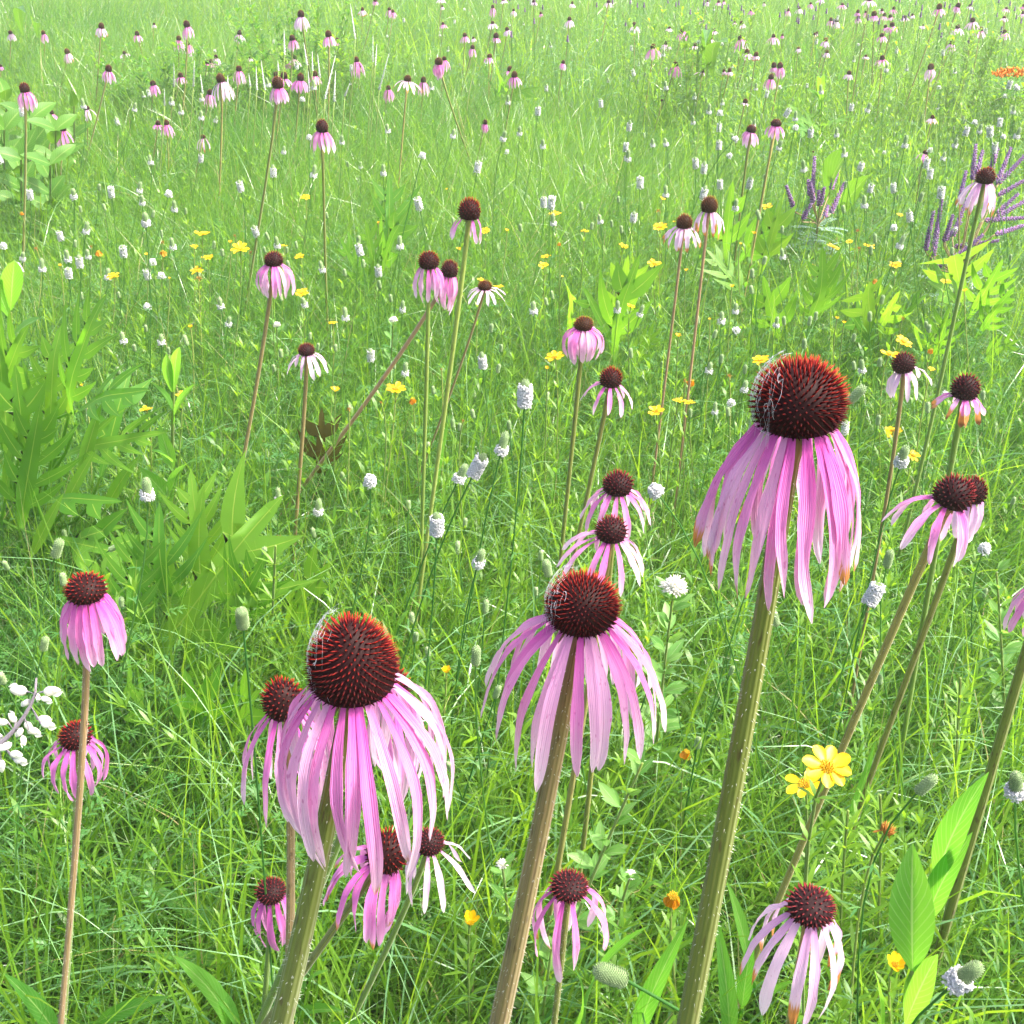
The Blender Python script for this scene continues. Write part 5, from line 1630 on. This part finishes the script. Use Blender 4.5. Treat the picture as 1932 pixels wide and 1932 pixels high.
# leafy milkweed-like patch near the upper edge
def ovate_stems(label, rows):
    for k, (u, v0, v1, n, L_) in enumerate(rows):
        G = at_z(u, v0 + 60, 0)
        root = thing('broad_leaf_plant', (G.x, G.y, 0))
        tag(root, label[k], 'wild plant', 'broad leafed plants on the meadow edge')
        O = Vector((G.x, G.y, 0))
        T = at_depth(u, v1, proj(at_z(u, v0, .30))[2] * .97)
        pts = curve4(O, O + (T - O) * .3, T - (T - O) * .3, T, 8)
        mb = MB()
        tube(mb, [q - O for q in pts], [.003] * 9, 6, .5)
        mb.build('stem', M['stem_green'], root)
        ml = MB()
        pxm = proj(T)[2] / FPX
        for i in range(n):
            q = pts[2 + int(6 * i / max(1, n - 1))] - O
            a = i * 1.57 * 1.05 + random.uniform(-.3, .3)
            for sg in (0, math.pi):
                d = ang(a + sg, random.uniform(.35, 1.0))
                leaf(ml, q, q + d * L_ * pxm * random.uniform(.7, 1.1), L_ * .22 * pxm, ZUP * .6 + (CP - T).normalized() * .6, random.uniform(.02, .08), .2, 8, 5, random.random(), .42, .1)
        ml.build('leaves', M['dock'], root)
ovate_stems(['leafy plant with oval leaves at the edge, leftmost stem of the patch', 'leafy plant with oval leaves below the lowest coneflower at the far edge', 'oval-leaved plant with shiny upper leaves, under two small coneflowers',
             'low oval-leaved plant in the shaded edge patch', 'oval-leaved plant at the inner end of the shaded edge patch', 'oval-leaved plant hugging the edge beneath a bell-shaped mauve coneflower', 'taller oval-leaved plant beside the tilted mauve coneflower stem'],
            [(8, 400, 245, 9, 72), (58, 360, 225, 9, 70), (105, 380, 245, 9, 62), (40, 440, 300, 9, 70), (95, 450, 310, 9, 64), (12, 340, 190, 8, 60), (140, 340, 200, 6, 42)])

# ------------------------------------------------------------------ leafy bush clovers
def bush_clover(st, label, L_=44, n=22, head=None, flowers=0):
    G = at_z(st[0][0], st[0][1], st[0][2])
    O = Vector((G.x, G.y, 0))
    root = thing('bush_clover', O)
    tag(root, label, 'wild plant', 'bush clovers with silvery leaves')
    P_ = [at_z(*s) - O for s in st]
    pts = curve4(P_[0], P_[1], P_[2], P_[3], 24)
    mb = MB()
    tube(mb, pts, [.0026 - .0014 * i / 24 for i in range(25)], 8, .6)
    mb.build('stem', M['stem_green'], root)
    pxm = proj(P_[2] + O)[2] / FPX
    ml = MB()
    for i in range(n):
        t = .12 + .88 * i / (n - 1)
        q = pts[min(24, int(t * 24))]
        d = (ang(i * 2.4, random.uniform(.25, .6) + .5 * t * t))
        for k in (-1, 0, 1):
            dd = (d + perp(d) * .55 * k).normalized()
            Ln = 1.7 * L_ * pxm * (1.1 - .5 * t) * random.uniform(.8, 1.15) * (1 if k == 0 else .75)
            leaf(ml, q + d * .003, q + d * .003 + dd * Ln, Ln * .17, ZUP * .7 + (CP - q - O).normalized() * .5 + Vector((random.uniform(-.4, .4), random.uniform(-.4, .4), 0)), random.uniform(-.02, .08), .3, 6, 3, random.random(), .5)
    ml.build('leaves', M['bush_clover'], root)
    if head:
        mh = MB()
        for i in range(90):
            a, t = i * GOLD, (i + .5) / 90
            d = Vector((math.cos(a) * math.sqrt(1 - t * t), math.sin(a) * math.sqrt(1 - t * t), t))
            spike(mh, pts[24] + d * head * pxm * .6, (d + Vector((random.uniform(-.3, .3),) * 3)).normalized(), head * pxm * random.uniform(.4, .7), head * pxm * .11, random.random(), 0, 4, .9)
        mh.build('flower_head', M['cream'], root)
bush_clover([(1010, 2030, 0), (1028, 1860, .18), (1115, 1650, .40), (1212, 1440, .60)], 'leafy bush clover leaning diagonally under the flared coneflower', 50, 26)
bush_clover([(1225, 1560, 0), (1238, 1400, .24), (1252, 1260, .44), (1271, 1112, .62)], 'bush clover with a fuzzy cream head right of the flared coneflower', 46, 24, 22)
bush_clover([(960, 1860, .0), (962, 1780, .16), (958, 1700, .30), (947, 1632, .42)], 'short bush clover with small pale buds left of the slanting brownish stem', 34, 14, 10)
bush_clover([(1140, 1900, .0), (1148, 1800, .16), (1165, 1720, .30), (1190, 1652, .42)], 'short bush clover with pale buds behind the low dark-coned coneflower', 36, 16, 10)
bush_clover([(1000, 2060, .0), (1010, 1990, .10), (1030, 1880, .26), (1040, 1790, .36)], 'bush clover low beside the thick brownish stem at the bottom', 44, 14)
bush_clover([(1900, 1480, 0), (1895, 1330, .22), (1890, 1200, .40), (1880, 1080, .56)], 'upright leafy bush clover near the edge below the tipped coneflower', 34, 22)
bush_clover([(715, 900, .0), (728, 800, .16), (738, 700, .34), (742, 605, .50)], 'slender bush clover behind the big yellow tickseed in the middle', 22, 20, 7)
bush_clover([(520, 800, .0), (524, 740, .16), (524, 680, .30), (522, 615, .44)], 'slender bush clover between the lone mauve coneflower and the dark small one', 20, 18, 7)

# whorled tickseed stalk
for st, lb in (([(505, 1330, 0), (512, 1240, .22), (514, 1140, .38), (520, 1030, .54)], 'yellow-green stalk of whorled narrow leaves beside the lobed compass leaves'),
               ([(1790, 1640, 0), (1800, 1500, .2), (1806, 1400, .36), (1812, 1280, .50)], 'stalk of whorled narrow leaves in the grass near the right edge'),
               ([(1020, 1420, 0), (1035, 1330, .2), (1042, 1260, .3), (1050, 1220, .36)], 'short whorled stalk just under the flared petals'),
               ([(1590, 1900, .0), (1580, 1760, .2), (1590, 1640, .34), (1600, 1530, .46)], 'whorled yellow-green stalk below the two big yellow flowers'),
               ([(1660, 1880, .0), (1650, 1760, .2), (1668, 1600, .40), (1660, 1500, .52)], 'taller whorled stalk between the yellow flowers and the large smooth leaf')):
    G = at_z(st[0][0], st[0][1], 0)
    O = Vector((G.x, G.y, 0))
    root = thing('whorled_herb', O)
    tag(root, lb, 'wild plant', 'stalks of whorled leaves')
    pts = curve4(*[at_z(*s) - O for s in st], 20)
    mb = MB()
    tube(mb, pts, [.0016] * 21, 6, .5)
    mb.build('stem', M['stem_green'], root)
    ml = MB()
    for i in range(8):
        q = pts[4 + 2 * i]
        for j in range(7):
            d = ang(j * .9 + i, random.uniform(.5, 1.0))
            leaf(ml, q, q + d * random.uniform(.032, .048) * (1 - .05 * i), .0023, ZUP, random.uniform(-.02, .06), .3, 5, 3, random.uniform(.6, 1), .5)
    ml.build('leaves', M['herb'], root)

# ------------------------------------------------------------------ leadplant
def leadplant(centre, z0, spikes, label, cx):
    G = at_z(centre[0], centre[1], z0)
    O = Vector((G.x, G.y, 0))
    root = thing('leadplant', O)
    tag(root, label, 'leadplant', 'leadplants with purple spikes')
    C = G - O
    d0 = proj(G)[2]
    ms = MB()
    tube(ms, curve4(Vector((0, 0, -.04)), Vector((.01, 0, .1)), C - Vector((0, 0, .1)), C, 8), [.004] * 9, 6, .3)
    for (x0, y0, x1, y1) in spikes:
        u0, v0, u1, v1 = 1287.3 + x0 * .3337, 242 + y0 * .3337, 1287.3 + x1 * .3337, 242 + y1 * .3337
        dd = d0 + random.uniform(-.10, .10)
        A, B2 = at_depth(u0, v0, dd) - O, at_depth(u1, v1, dd + random.uniform(-.05, .05)) - O
        ax = (B2 - A).normalized()
        tube(ms, curve4(C - Vector((0, 0, .02)), C + (A - C) * .4, A - ax * .02, A, 6), [.002] * 7, 5, .3)
        mb = MB()
        L, Rr = (B2 - A).length, 5.4 * dd / FPX
        n = max(30, int(L / Rr * 7))
        s = perp(ax)
        t_ = ax.cross(s)
        tube(mb, [A, B2], [Rr * .5, Rr * .3], 6, .1)
        mr = MB()
        for i in range(n):
            t = (i + .5) / n
            a = i * GOLD
            e = s * math.cos(a) + t_ * math.sin(a)
            rr = Rr * (1 - .35 * t)
            spike(mb, A + ax * (L * t) + e * rr * .35, (e + ax * .7).normalized(), rr * random.uniform(.8, 1.2), rr * .36, random.choice((.05, .15, .3, .9)), 0, 4, .85)
            if i % 5 == 0 and t < .8:
                spike(mr, A + ax * (L * t) + e * rr * .8, (e + ax * .3).normalized(), rr * .55, rr * .12, random.random(), 0, 3)
        o = mb.build('flower_spike', M['purple'], root)
        mr.build('anthers', M['rust'], o)
    ms.build('stem', M['stem_brown'], root)
    ml = MB()
    for i in range(26):
        a = random.uniform(0, 6.28)
        b = C * random.uniform(.6, 1.0) + Vector((random.uniform(-.03, .03), random.uniform(-.03, .03), 0))
        d = ang(a, random.uniform(-.2, .7))
        L = random.uniform(.06, .11)
        s = perp(d)
        for q in range(9):
            o = b + d * (L * q / 9) + ZUP * (-.2 * L * (q / 9) ** 2)
            for sg in (-1, 1):
                small_leaf(ml, o, s * sg + d * .25, .013, .0036, random.random(), .1)
    ml.build('leaves', M['silver'], root)
leadplant((1810, 510), .36, [(1375, 690, 1420, 470), (1410, 740, 1475, 360), (1480, 640, 1530, 490), (1530, 610, 1610, 400), (1570, 400, 1605, 240), (1640, 290, 1660, 90), (1665, 260, 1700, 125), (1745, 230, 1785, 110), (1758, 200, 1765, 100),
    (1775, 320, 1860, 110), (1790, 310, 1950, 140), (1785, 380, 1960, 280), (1780, 480, 1900, 370), (1780, 500, 1960, 400), (1710, 520, 1960, 505), (1770, 600, 1960, 540), (1540, 670, 1790, 635), (1530, 730, 1640, 690), (1440, 785, 1540, 735), (1490, 630, 1575, 530), (1560, 720, 1700, 600), (1420, 720, 1450, 560)],
    'large leadplant fanning many purple spikes behind a browning coneflower', 1800)
leadplant((1545, 412), .42, [(735, 420, 748, 160), (722, 380, 712, 290), (742, 420, 722, 300), (780, 430, 802, 335), (840, 345, 895, 192), (840, 480, 918, 308), (805, 500, 822, 440), (632, 462, 588, 325), (680, 515, 730, 425), (775, 440, 770, 350)],
    'small leadplant with few purple spikes in front of the round dock leaf', 1545)

# ------------------------------------------------------------------ pale culver's root spires in the upper meadow
SPIRES = []
def spire(u0, v0, u1, v1, wpx):
    d = min(4.2, depth_for_z(u0, v0, .62))
    A, B2 = at_depth(u0, v0, d), at_depth(u1, v1, d * random.uniform(.98, 1.02))
    F = foot(A, u0 - 8, v0 + 110)
    O = Vector((F.x, F.y, 0))
    root = thing('white_spire', O)
    ms = MB()
    tube(ms, curve4(Vector((0, 0, -.04)), (A - O) * .4, (A - O) * .8, A - O, 6), [.002] * 7, 4, .5)
    ms.build('stem', M['stem_green'], root)
    mb = MB()
    ax = (B2 - A)
    L = ax.length
    ax.normalize()
    s = perp(ax)
    t_ = ax.cross(s)
    Rr = wpx * .40 * d / FPX
    n = 60
    tube(mb, [A - O, B2 - O], [Rr * .45, Rr * .1], 5, .4)
    for i in range(n):
        t = (i + .5) / n
        e = s * math.cos(i * GOLD) + t_ * math.sin(i * GOLD)
        rr = Rr * (1 - .75 * t)
        spike(mb, A - O + ax * (L * t) + e * rr * .3, (e + ax * .5).normalized(), rr * random.uniform(.8, 1.2), rr * .28, random.random(), 0, 3, .9)
    mb.build('flower_spike', M['spire'], root)
    SPIRES.append((root, (u0 + u1) / 2, (v0 + v1) / 2))
k_ = .3332
for x0, y0, x1, y1, w_ in [(985, 490, 985, 360, 20), (1095, 490, 1100, 345, 22), (1148, 530, 1135, 420, 18), (932, 600, 930, 500, 16), (1290, 480, 1290, 425, 16), (1418, 490, 1408, 415, 16), (1455, 510, 1450, 375, 20), (1500, 510, 1478, 340, 20), (1612, 310, 1608, 165, 20),
                          (1577, 400, 1573, 340, 16), (1740, 370, 1720, 240, 20), (1750, 520, 1745, 400, 22), (1770, 400, 1768, 290, 18), (1812, 440, 1798, 305, 20), (1892, 575, 1900, 400, 24), (1840, 560, 1900, 315, 24)]:
    spire(x0 * k_, y0 * k_, x1 * k_, y1 * k_, w_ * k_)
for x0, y0, x1, y1, w_ in [(80, 220, 52, 20, 20), (215, 510, 272, 300, 24), (180, 350, 180, 200, 16), (194, 370, 202, 250, 16), (20, 545, 50, 470, 18)]:
    spire(643.7 + x0 * k_, y0 * k_, 643.7 + x1 * k_, y1 * k_, w_ * k_)

# ------------------------------------------------------------------ white wild indigo at the edge
def indigo():
    G = at_z(-60, 1650, 0)
    O = Vector((G.x, G.y, 0))
    root = thing('white_indigo', O)
    tag(root, 'white wild indigo with plump cream pea flowers on a grey stalk at the edge', 'wild indigo')
    Z = lambda x, y: (x * .3487, 1258 + y * .3487)
    d = 1.12
    at = lambda x, y, dz=0: at_depth(*Z(x, y), d + dz) - O
    spine = [Vector((0, 0, -.03)), Vector((0, 0, .25)), at(-120, 520), at(0, 420), at(75, 345), at(130, 270), at(165, 210), at(190, 150), at(197, 60)]
    mb = MB()
    tube(mb, spine, [.003, .003, .0028, .0026, .0022, .002, .0018, .0015, .001], 8, .3)
    mat = stem_mat('grey_stalk', (0.20, 0.17, 0.20), (0.32, 0.30, 0.33))
    mb.build('stem', mat, root)
    anchors = spine[3:]
    for (x, y, dx, dy, s_) in [(95, 128, -1, -.1, 60), (285, 130, 1, -.1, 55), (138, 198, -.6, .5, 36), (205, 165, .3, .3, 30), (252, 176, .9, .3, 34), (65, 275, -.4, -.6, 38), (240, 280, 1, -.1, 40), (262, 312, 1, .2, 44), (158, 325, .3, .3, 42),
                               (192, 350, .8, .4, 40), (105, 358, -.3, .5, 34), (128, 402, .3, .9, 34), (25, 435, -.5, .3, 44), (92, 475, 1, .1, 44), (112, 506, 1, .2, 42), (8, 300, -.8, 0, 40), (8, 540, .1, .9, 44), (-30, 380, -.9, .1, 44), (-40, 480, -.6, .5, 44)]:
        p = at(x, y, random.uniform(-.012, .012))
        q = min(anchors, key=lambda a: (a - p).length)
        ax = (RIGHT * dx - UPV * dy + FWD * random.uniform(-.3, .3)).normalized()
        Ls = 1.45 * s_ * .3487 * d / FPX
        ml = MB()
        tube(ml, [p - ax * Ls * .6 + ax * Ls * f for f in (0, .15, .4, .7, 1.0, 1.15)], [Ls * .10, Ls * .26, Ls * .34, Ls * .30, Ls * .16, Ls * .02], 10, random.random())
        s = perp(ax)
        leaf(ml, p - ax * Ls * .2, p + ax * Ls * .75 + s * Ls * .2, Ls * .30, s, .12, .4, 6, 5, random.random(), .55)
        f = ml.build('bloom', M['cream'], root)
        mc = MB()
        a0 = p - ax * Ls * .6
        tube(mc, [q, (q + a0) / 2 + ZUP * .001, a0, p - ax * Ls * .40], [.0006, .0006, .0012, Ls * .20], 6, .5)
        mc.build('calyx', mat, f)
indigo()

# ------------------------------------------------------------------ orange milkweed and shrubby clumps in the field
def milkweed():
    G = at_z(1905, 175, 0)
    O = Vector((G.x, G.y, 0))
    root = thing('orange_milkweed', O)
    tag(root, 'orange flat-topped milkweed cluster above yellowing leaves near the edge', 'milkweed')
    d = proj(at_z(1905, 138, .62))[2]
    ml, mf, ms = MB(), MB(), MB()
    for i in range(13):
        T = at_depth(1905 + random.uniform(-42, 50), 150 + random.uniform(-14, 40), d + random.uniform(-.1, .1)) - O
        tube(ms, curve4(Vector((0, 0, -.03)), T * .3, T * .8, T, 6), [.002] * 7, 4, .5)
        for j in range(22):
            t = .35 + .65 * j / 22
            small_leaf(ml, T * t, ang(j * 2.4, random.uniform(.1, .7)), random.uniform(.05, .075), .007, random.random(), .2)
    for i in range(110):
        a, r_ = random.uniform(0, 6.28), math.sqrt(random.random())
        p = at_depth(1905 + 36 * r_ * math.cos(a), 138 + 9 * r_ * math.sin(a), d + .10 * r_ * math.sin(a)) - O
        for k in range(3):
            spike(mf, p, ang(random.uniform(0, 6.28), random.uniform(.3, 1.4)), .010, .0026, random.random(), 0, 3, 1.1)
    ms.build('stem', M['stem_green'], root)
    ml.build('leaves', M['shrub'], root)
    mf.build('flower_cluster', M['orange'], root)
milkweed()

def bushy(u, v, wpx, hpx, label, dark=.3, n=22, dist=None):
    G = at_z(u, v + hpx * .5, .0) if dist is None else None
    d = dist or min(proj(G)[2], 5.2)
    C = at_depth(u, v, d)
    O = Vector((C.x, C.y, 0))
    root = thing('bushy_plant', O)
    tag(root, label, 'bush', 'leafy bushes in the far meadow')
    pxm = d / FPX
    mf, ms = MB(), MB()
    for i in range(n):
        x = random.gauss(0, .5) * wpx * pxm
        y = random.gauss(0, .25) * wpx * pxm
        top = max(.3, C.z + (hpx * .5 * pxm) * random.uniform(-.7, .55))
        T = Vector((x * 1.25, y, top))
        pts = curve4(Vector((x * .5, y * .5, -.04)), Vector((x * .6, y * .6, top * .4)), Vector((x, y, top * .8)), T, 10)
        tube(ms, pts, [.0014] * 11, 4, .5)
        for j in range(44):
            t = .35 + .65 * j / 44
            q = pts[min(10, int(t * 10))] + Vector((0, 0, random.uniform(0, .04)))
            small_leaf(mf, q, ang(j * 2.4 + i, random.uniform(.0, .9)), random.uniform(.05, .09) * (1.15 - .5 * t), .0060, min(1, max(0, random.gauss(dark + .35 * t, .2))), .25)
    ms.build('stems', M['stem_green'], root)
    mf.build('foliage', M['shrub' if dark < .18 else 'herb'], root)
for a in [(300, 115, 150, 150, 'large dark green leafy bush behind a stacked trio of coneflowers', .15, 30), (545, 12, 130, 60, 'dark feathery bush at the top behind the highest left coneflower', .15, 20),
          (665, 60, 110, 100, 'yellow-green feathery bush beside the long leaning white spire', .35, 18), 
          (1345, 22, 200, 50, 'bright green bush at the top among distant purple dots', .4, 20),
          (1830, 45, 180, 60, 'yellow-green bush behind coneflowers in the far corner', .5, 18),
          (500, 130, 90, 90, 'yellowish bushy plant among the white spires', .55, 16), (1900, 230, 90, 110, 'dark leafy bush below the orange milkweed at the edge', .2, 18),]:
    bushy(*a)

# ------------------------------------------------------------------ little violet spikes far off
for i in range(70):
    while True:
        u, v = random.uniform(930, 1930), abs(random.gauss(22, 26)) - 4
        if not (1450 < u < 1750 and v > 50):
            break
    z = random.uniform(.5, .7)
    P = at_depth(u, max(v, -6), min(8.5, depth_for_z(u, max(v, -6), z)))
    O = Vector((P.x + random.uniform(-.04, .04), P.y, 0))
    root = thing('violet_spike', O)
    tag(root, 'tiny violet flower spike dotted across the far hazy field', 'wildflower', 'tiny violet spikes in the far field')
    ms, mb = MB(), MB()
    tube(ms, [Vector((0, 0, -.04)), (P - O) * .5, P - O], [.0015] * 3, 3, .5, cap=False)
    for j in range(12):
        a, t = j * GOLD, j / 12
        spike(mb, P - O + Vector((0, 0, .028 * t - .012)), (Vector((math.cos(a), math.sin(a), .6))).normalized(),   .009 * (1.1 - .7 * t), .004, random.random() * .6, 0, 3, 1)
    ms.build('stem', M['legume'], root)
    mb.build('flower_spike', M['purple'], root)

# ------------------------------------------------------------------ labels: each flower named by its look and by what it stands next to
MARKS = [
    ('the large dark bush', 300, 110), ('the tall white spires', 560, 120), ('the feathery bush', 660, 60), ('the orange-rayed wide coneflower', 768, 150), ('the lobed yellow-green fronds', 945, 150),
    ('the lone dark pink coneflower', 914, 235), ('the long leaning stem', 1130, 80), ('the two upright dock leaves', 1355, 110), ('the stacked coneflower trio', 1460, 135), ('the dense far coneflower cluster', 1655, 40),
    ('the far corner bush', 1830, 50), ('the pale bell coneflower', 1755, 130), ('the orange milkweed', 1905, 140), ('the two pale-skirted coneflowers', 1438, 245), ('the small leadplant', 1550, 350), ('the round dock leaf', 1600, 335),
    ('the large leadplant', 1860, 400), ('the faded coneflower pair', 1315, 405), ('the bare tall coneflower', 885, 400), ('the touching coneflower pair', 825, 500), ('the lone mauve coneflower', 517, 500),
    ('the small dark-coned coneflower', 579, 665), ('the bell with flat cone', 1101, 635), ('the largest red cone', 1503, 740), ('the sideways coneflower', 1790, 940), ('the round dark cone', 1706, 690),
    ('the rosy coneflower', 608, 245), ('the oval-leaved edge plants', 60, 300), ('the tall compass plant', 150, 800), ('the browned withered leaf', 607, 820), ('the edge coneflower with long skirt', 47, 170), ('the pairs of pointed leaves', 326, 720),
    ('the slanting clover trio', 900, 880), ('the biggest white clover spike', 990, 750), ('the pale far edge', 200, 30),
]
ORD = ['nearest', 'second nearest', 'third nearest', 'fourth nearest', 'fifth nearest', 'sixth nearest', 'seventh nearest', 'eighth nearest', 'ninth nearest', 'tenth nearest', 'eleventh nearest', 'twelfth nearest', 'thirteenth nearest', 'fourteenth nearest']

def place_words(items, skip=6):
    """items: (key, u, v, look); gives each one look + rank + side + landmark, ranks counted among the same look at the same landmark and side"""
    b = {}
    for key, u, v, look in items:
        m, mu, mv = min((x for x in MARKS if math.hypot(x[1] - u, x[2] - v) > skip), key=lambda x: math.hypot(x[1] - u, x[2] - v))
        dx, dy = u - mu, v - mv
        side = ('right of' if dx > 0 else 'left of') if abs(dx) > abs(dy) else ('below' if dy > 0 else 'above')
        b.setdefault((look, m, side), []).append((math.hypot(dx, dy), key))
    out = {}
    for (look, m, side), rows in b.items():
        rows.sort(key=lambda r: r[0])
        for i, (_, key) in enumerate(rows):
            out[key] = f'{look} {side} {m}' if len(rows) == 1 else f'{look}, {ORD[min(i, 13)]} of those {side} {m}'
    return out

items = []
for i, (o, u, v, lb, wd, cw) in enumerate(FLOWERS):
    if lb:
        tag(o, lb, 'coneflower', 'pale purple coneflowers')
    else:
        size = 'tiny distant' if cw < 8 else ('small distant' if cw < 13 else ('mid-field' if cw < 21 else 'larger mid-field'))
        items.append((i, u, v, f'{size} {wd} coneflower'))
for i, t in place_words(items).items():
    tag(FLOWERS[i][0], t, 'coneflower', 'pale purple coneflowers')
LOOK = {'full': 'full white clover spike', 'ring': 'white-ringed green clover head', 'ball': 'short white clover button', 'green': 'unopened green clover head'}
items = []
for i, (o, u, v, k, lb, wp, far) in enumerate(CLOVERS):
    if lb:
        tag(o, lb, 'prairie clover', 'white prairie clovers')
    elif far:
        tag(o, 'tiny white prairie clover speck in the far part of the field', 'prairie clover', 'white clover specks far off')
    else:
        items.append((i, u, v, LOOK[k]))
for i, t in place_words(items).items():
    tag(CLOVERS[i][0], t, 'prairie clover', 'white prairie clovers')
LOOK = {'open': 'open yellow tickseed', 'cup': 'half-open yellow tickseed', 'droop': 'drooping amber tickseed', 'withered': 'withered brown tickseed head', 'bud': 'yellow tickseed bud'}
items = []
for i, (o, u, v, lb, k, wp) in enumerate(TICK):
    if lb:
        tag(o, lb, 'tickseed', 'yellow tickseed flowers')
    else:
        items.append((i, u, v, LOOK[k]))
for i, t in place_words(items).items():
    tag(TICK[i][0], t, 'tickseed', 'yellow tickseed flowers')
for i, t in place_words([(i, u, v, 'slim pale white spire') for i, (o, u, v) in enumerate(SPIRES)], 0).items():
    tag(SPIRES[i][0], t.replace('of those ', ''), 'white spire', "slim white flower spires")
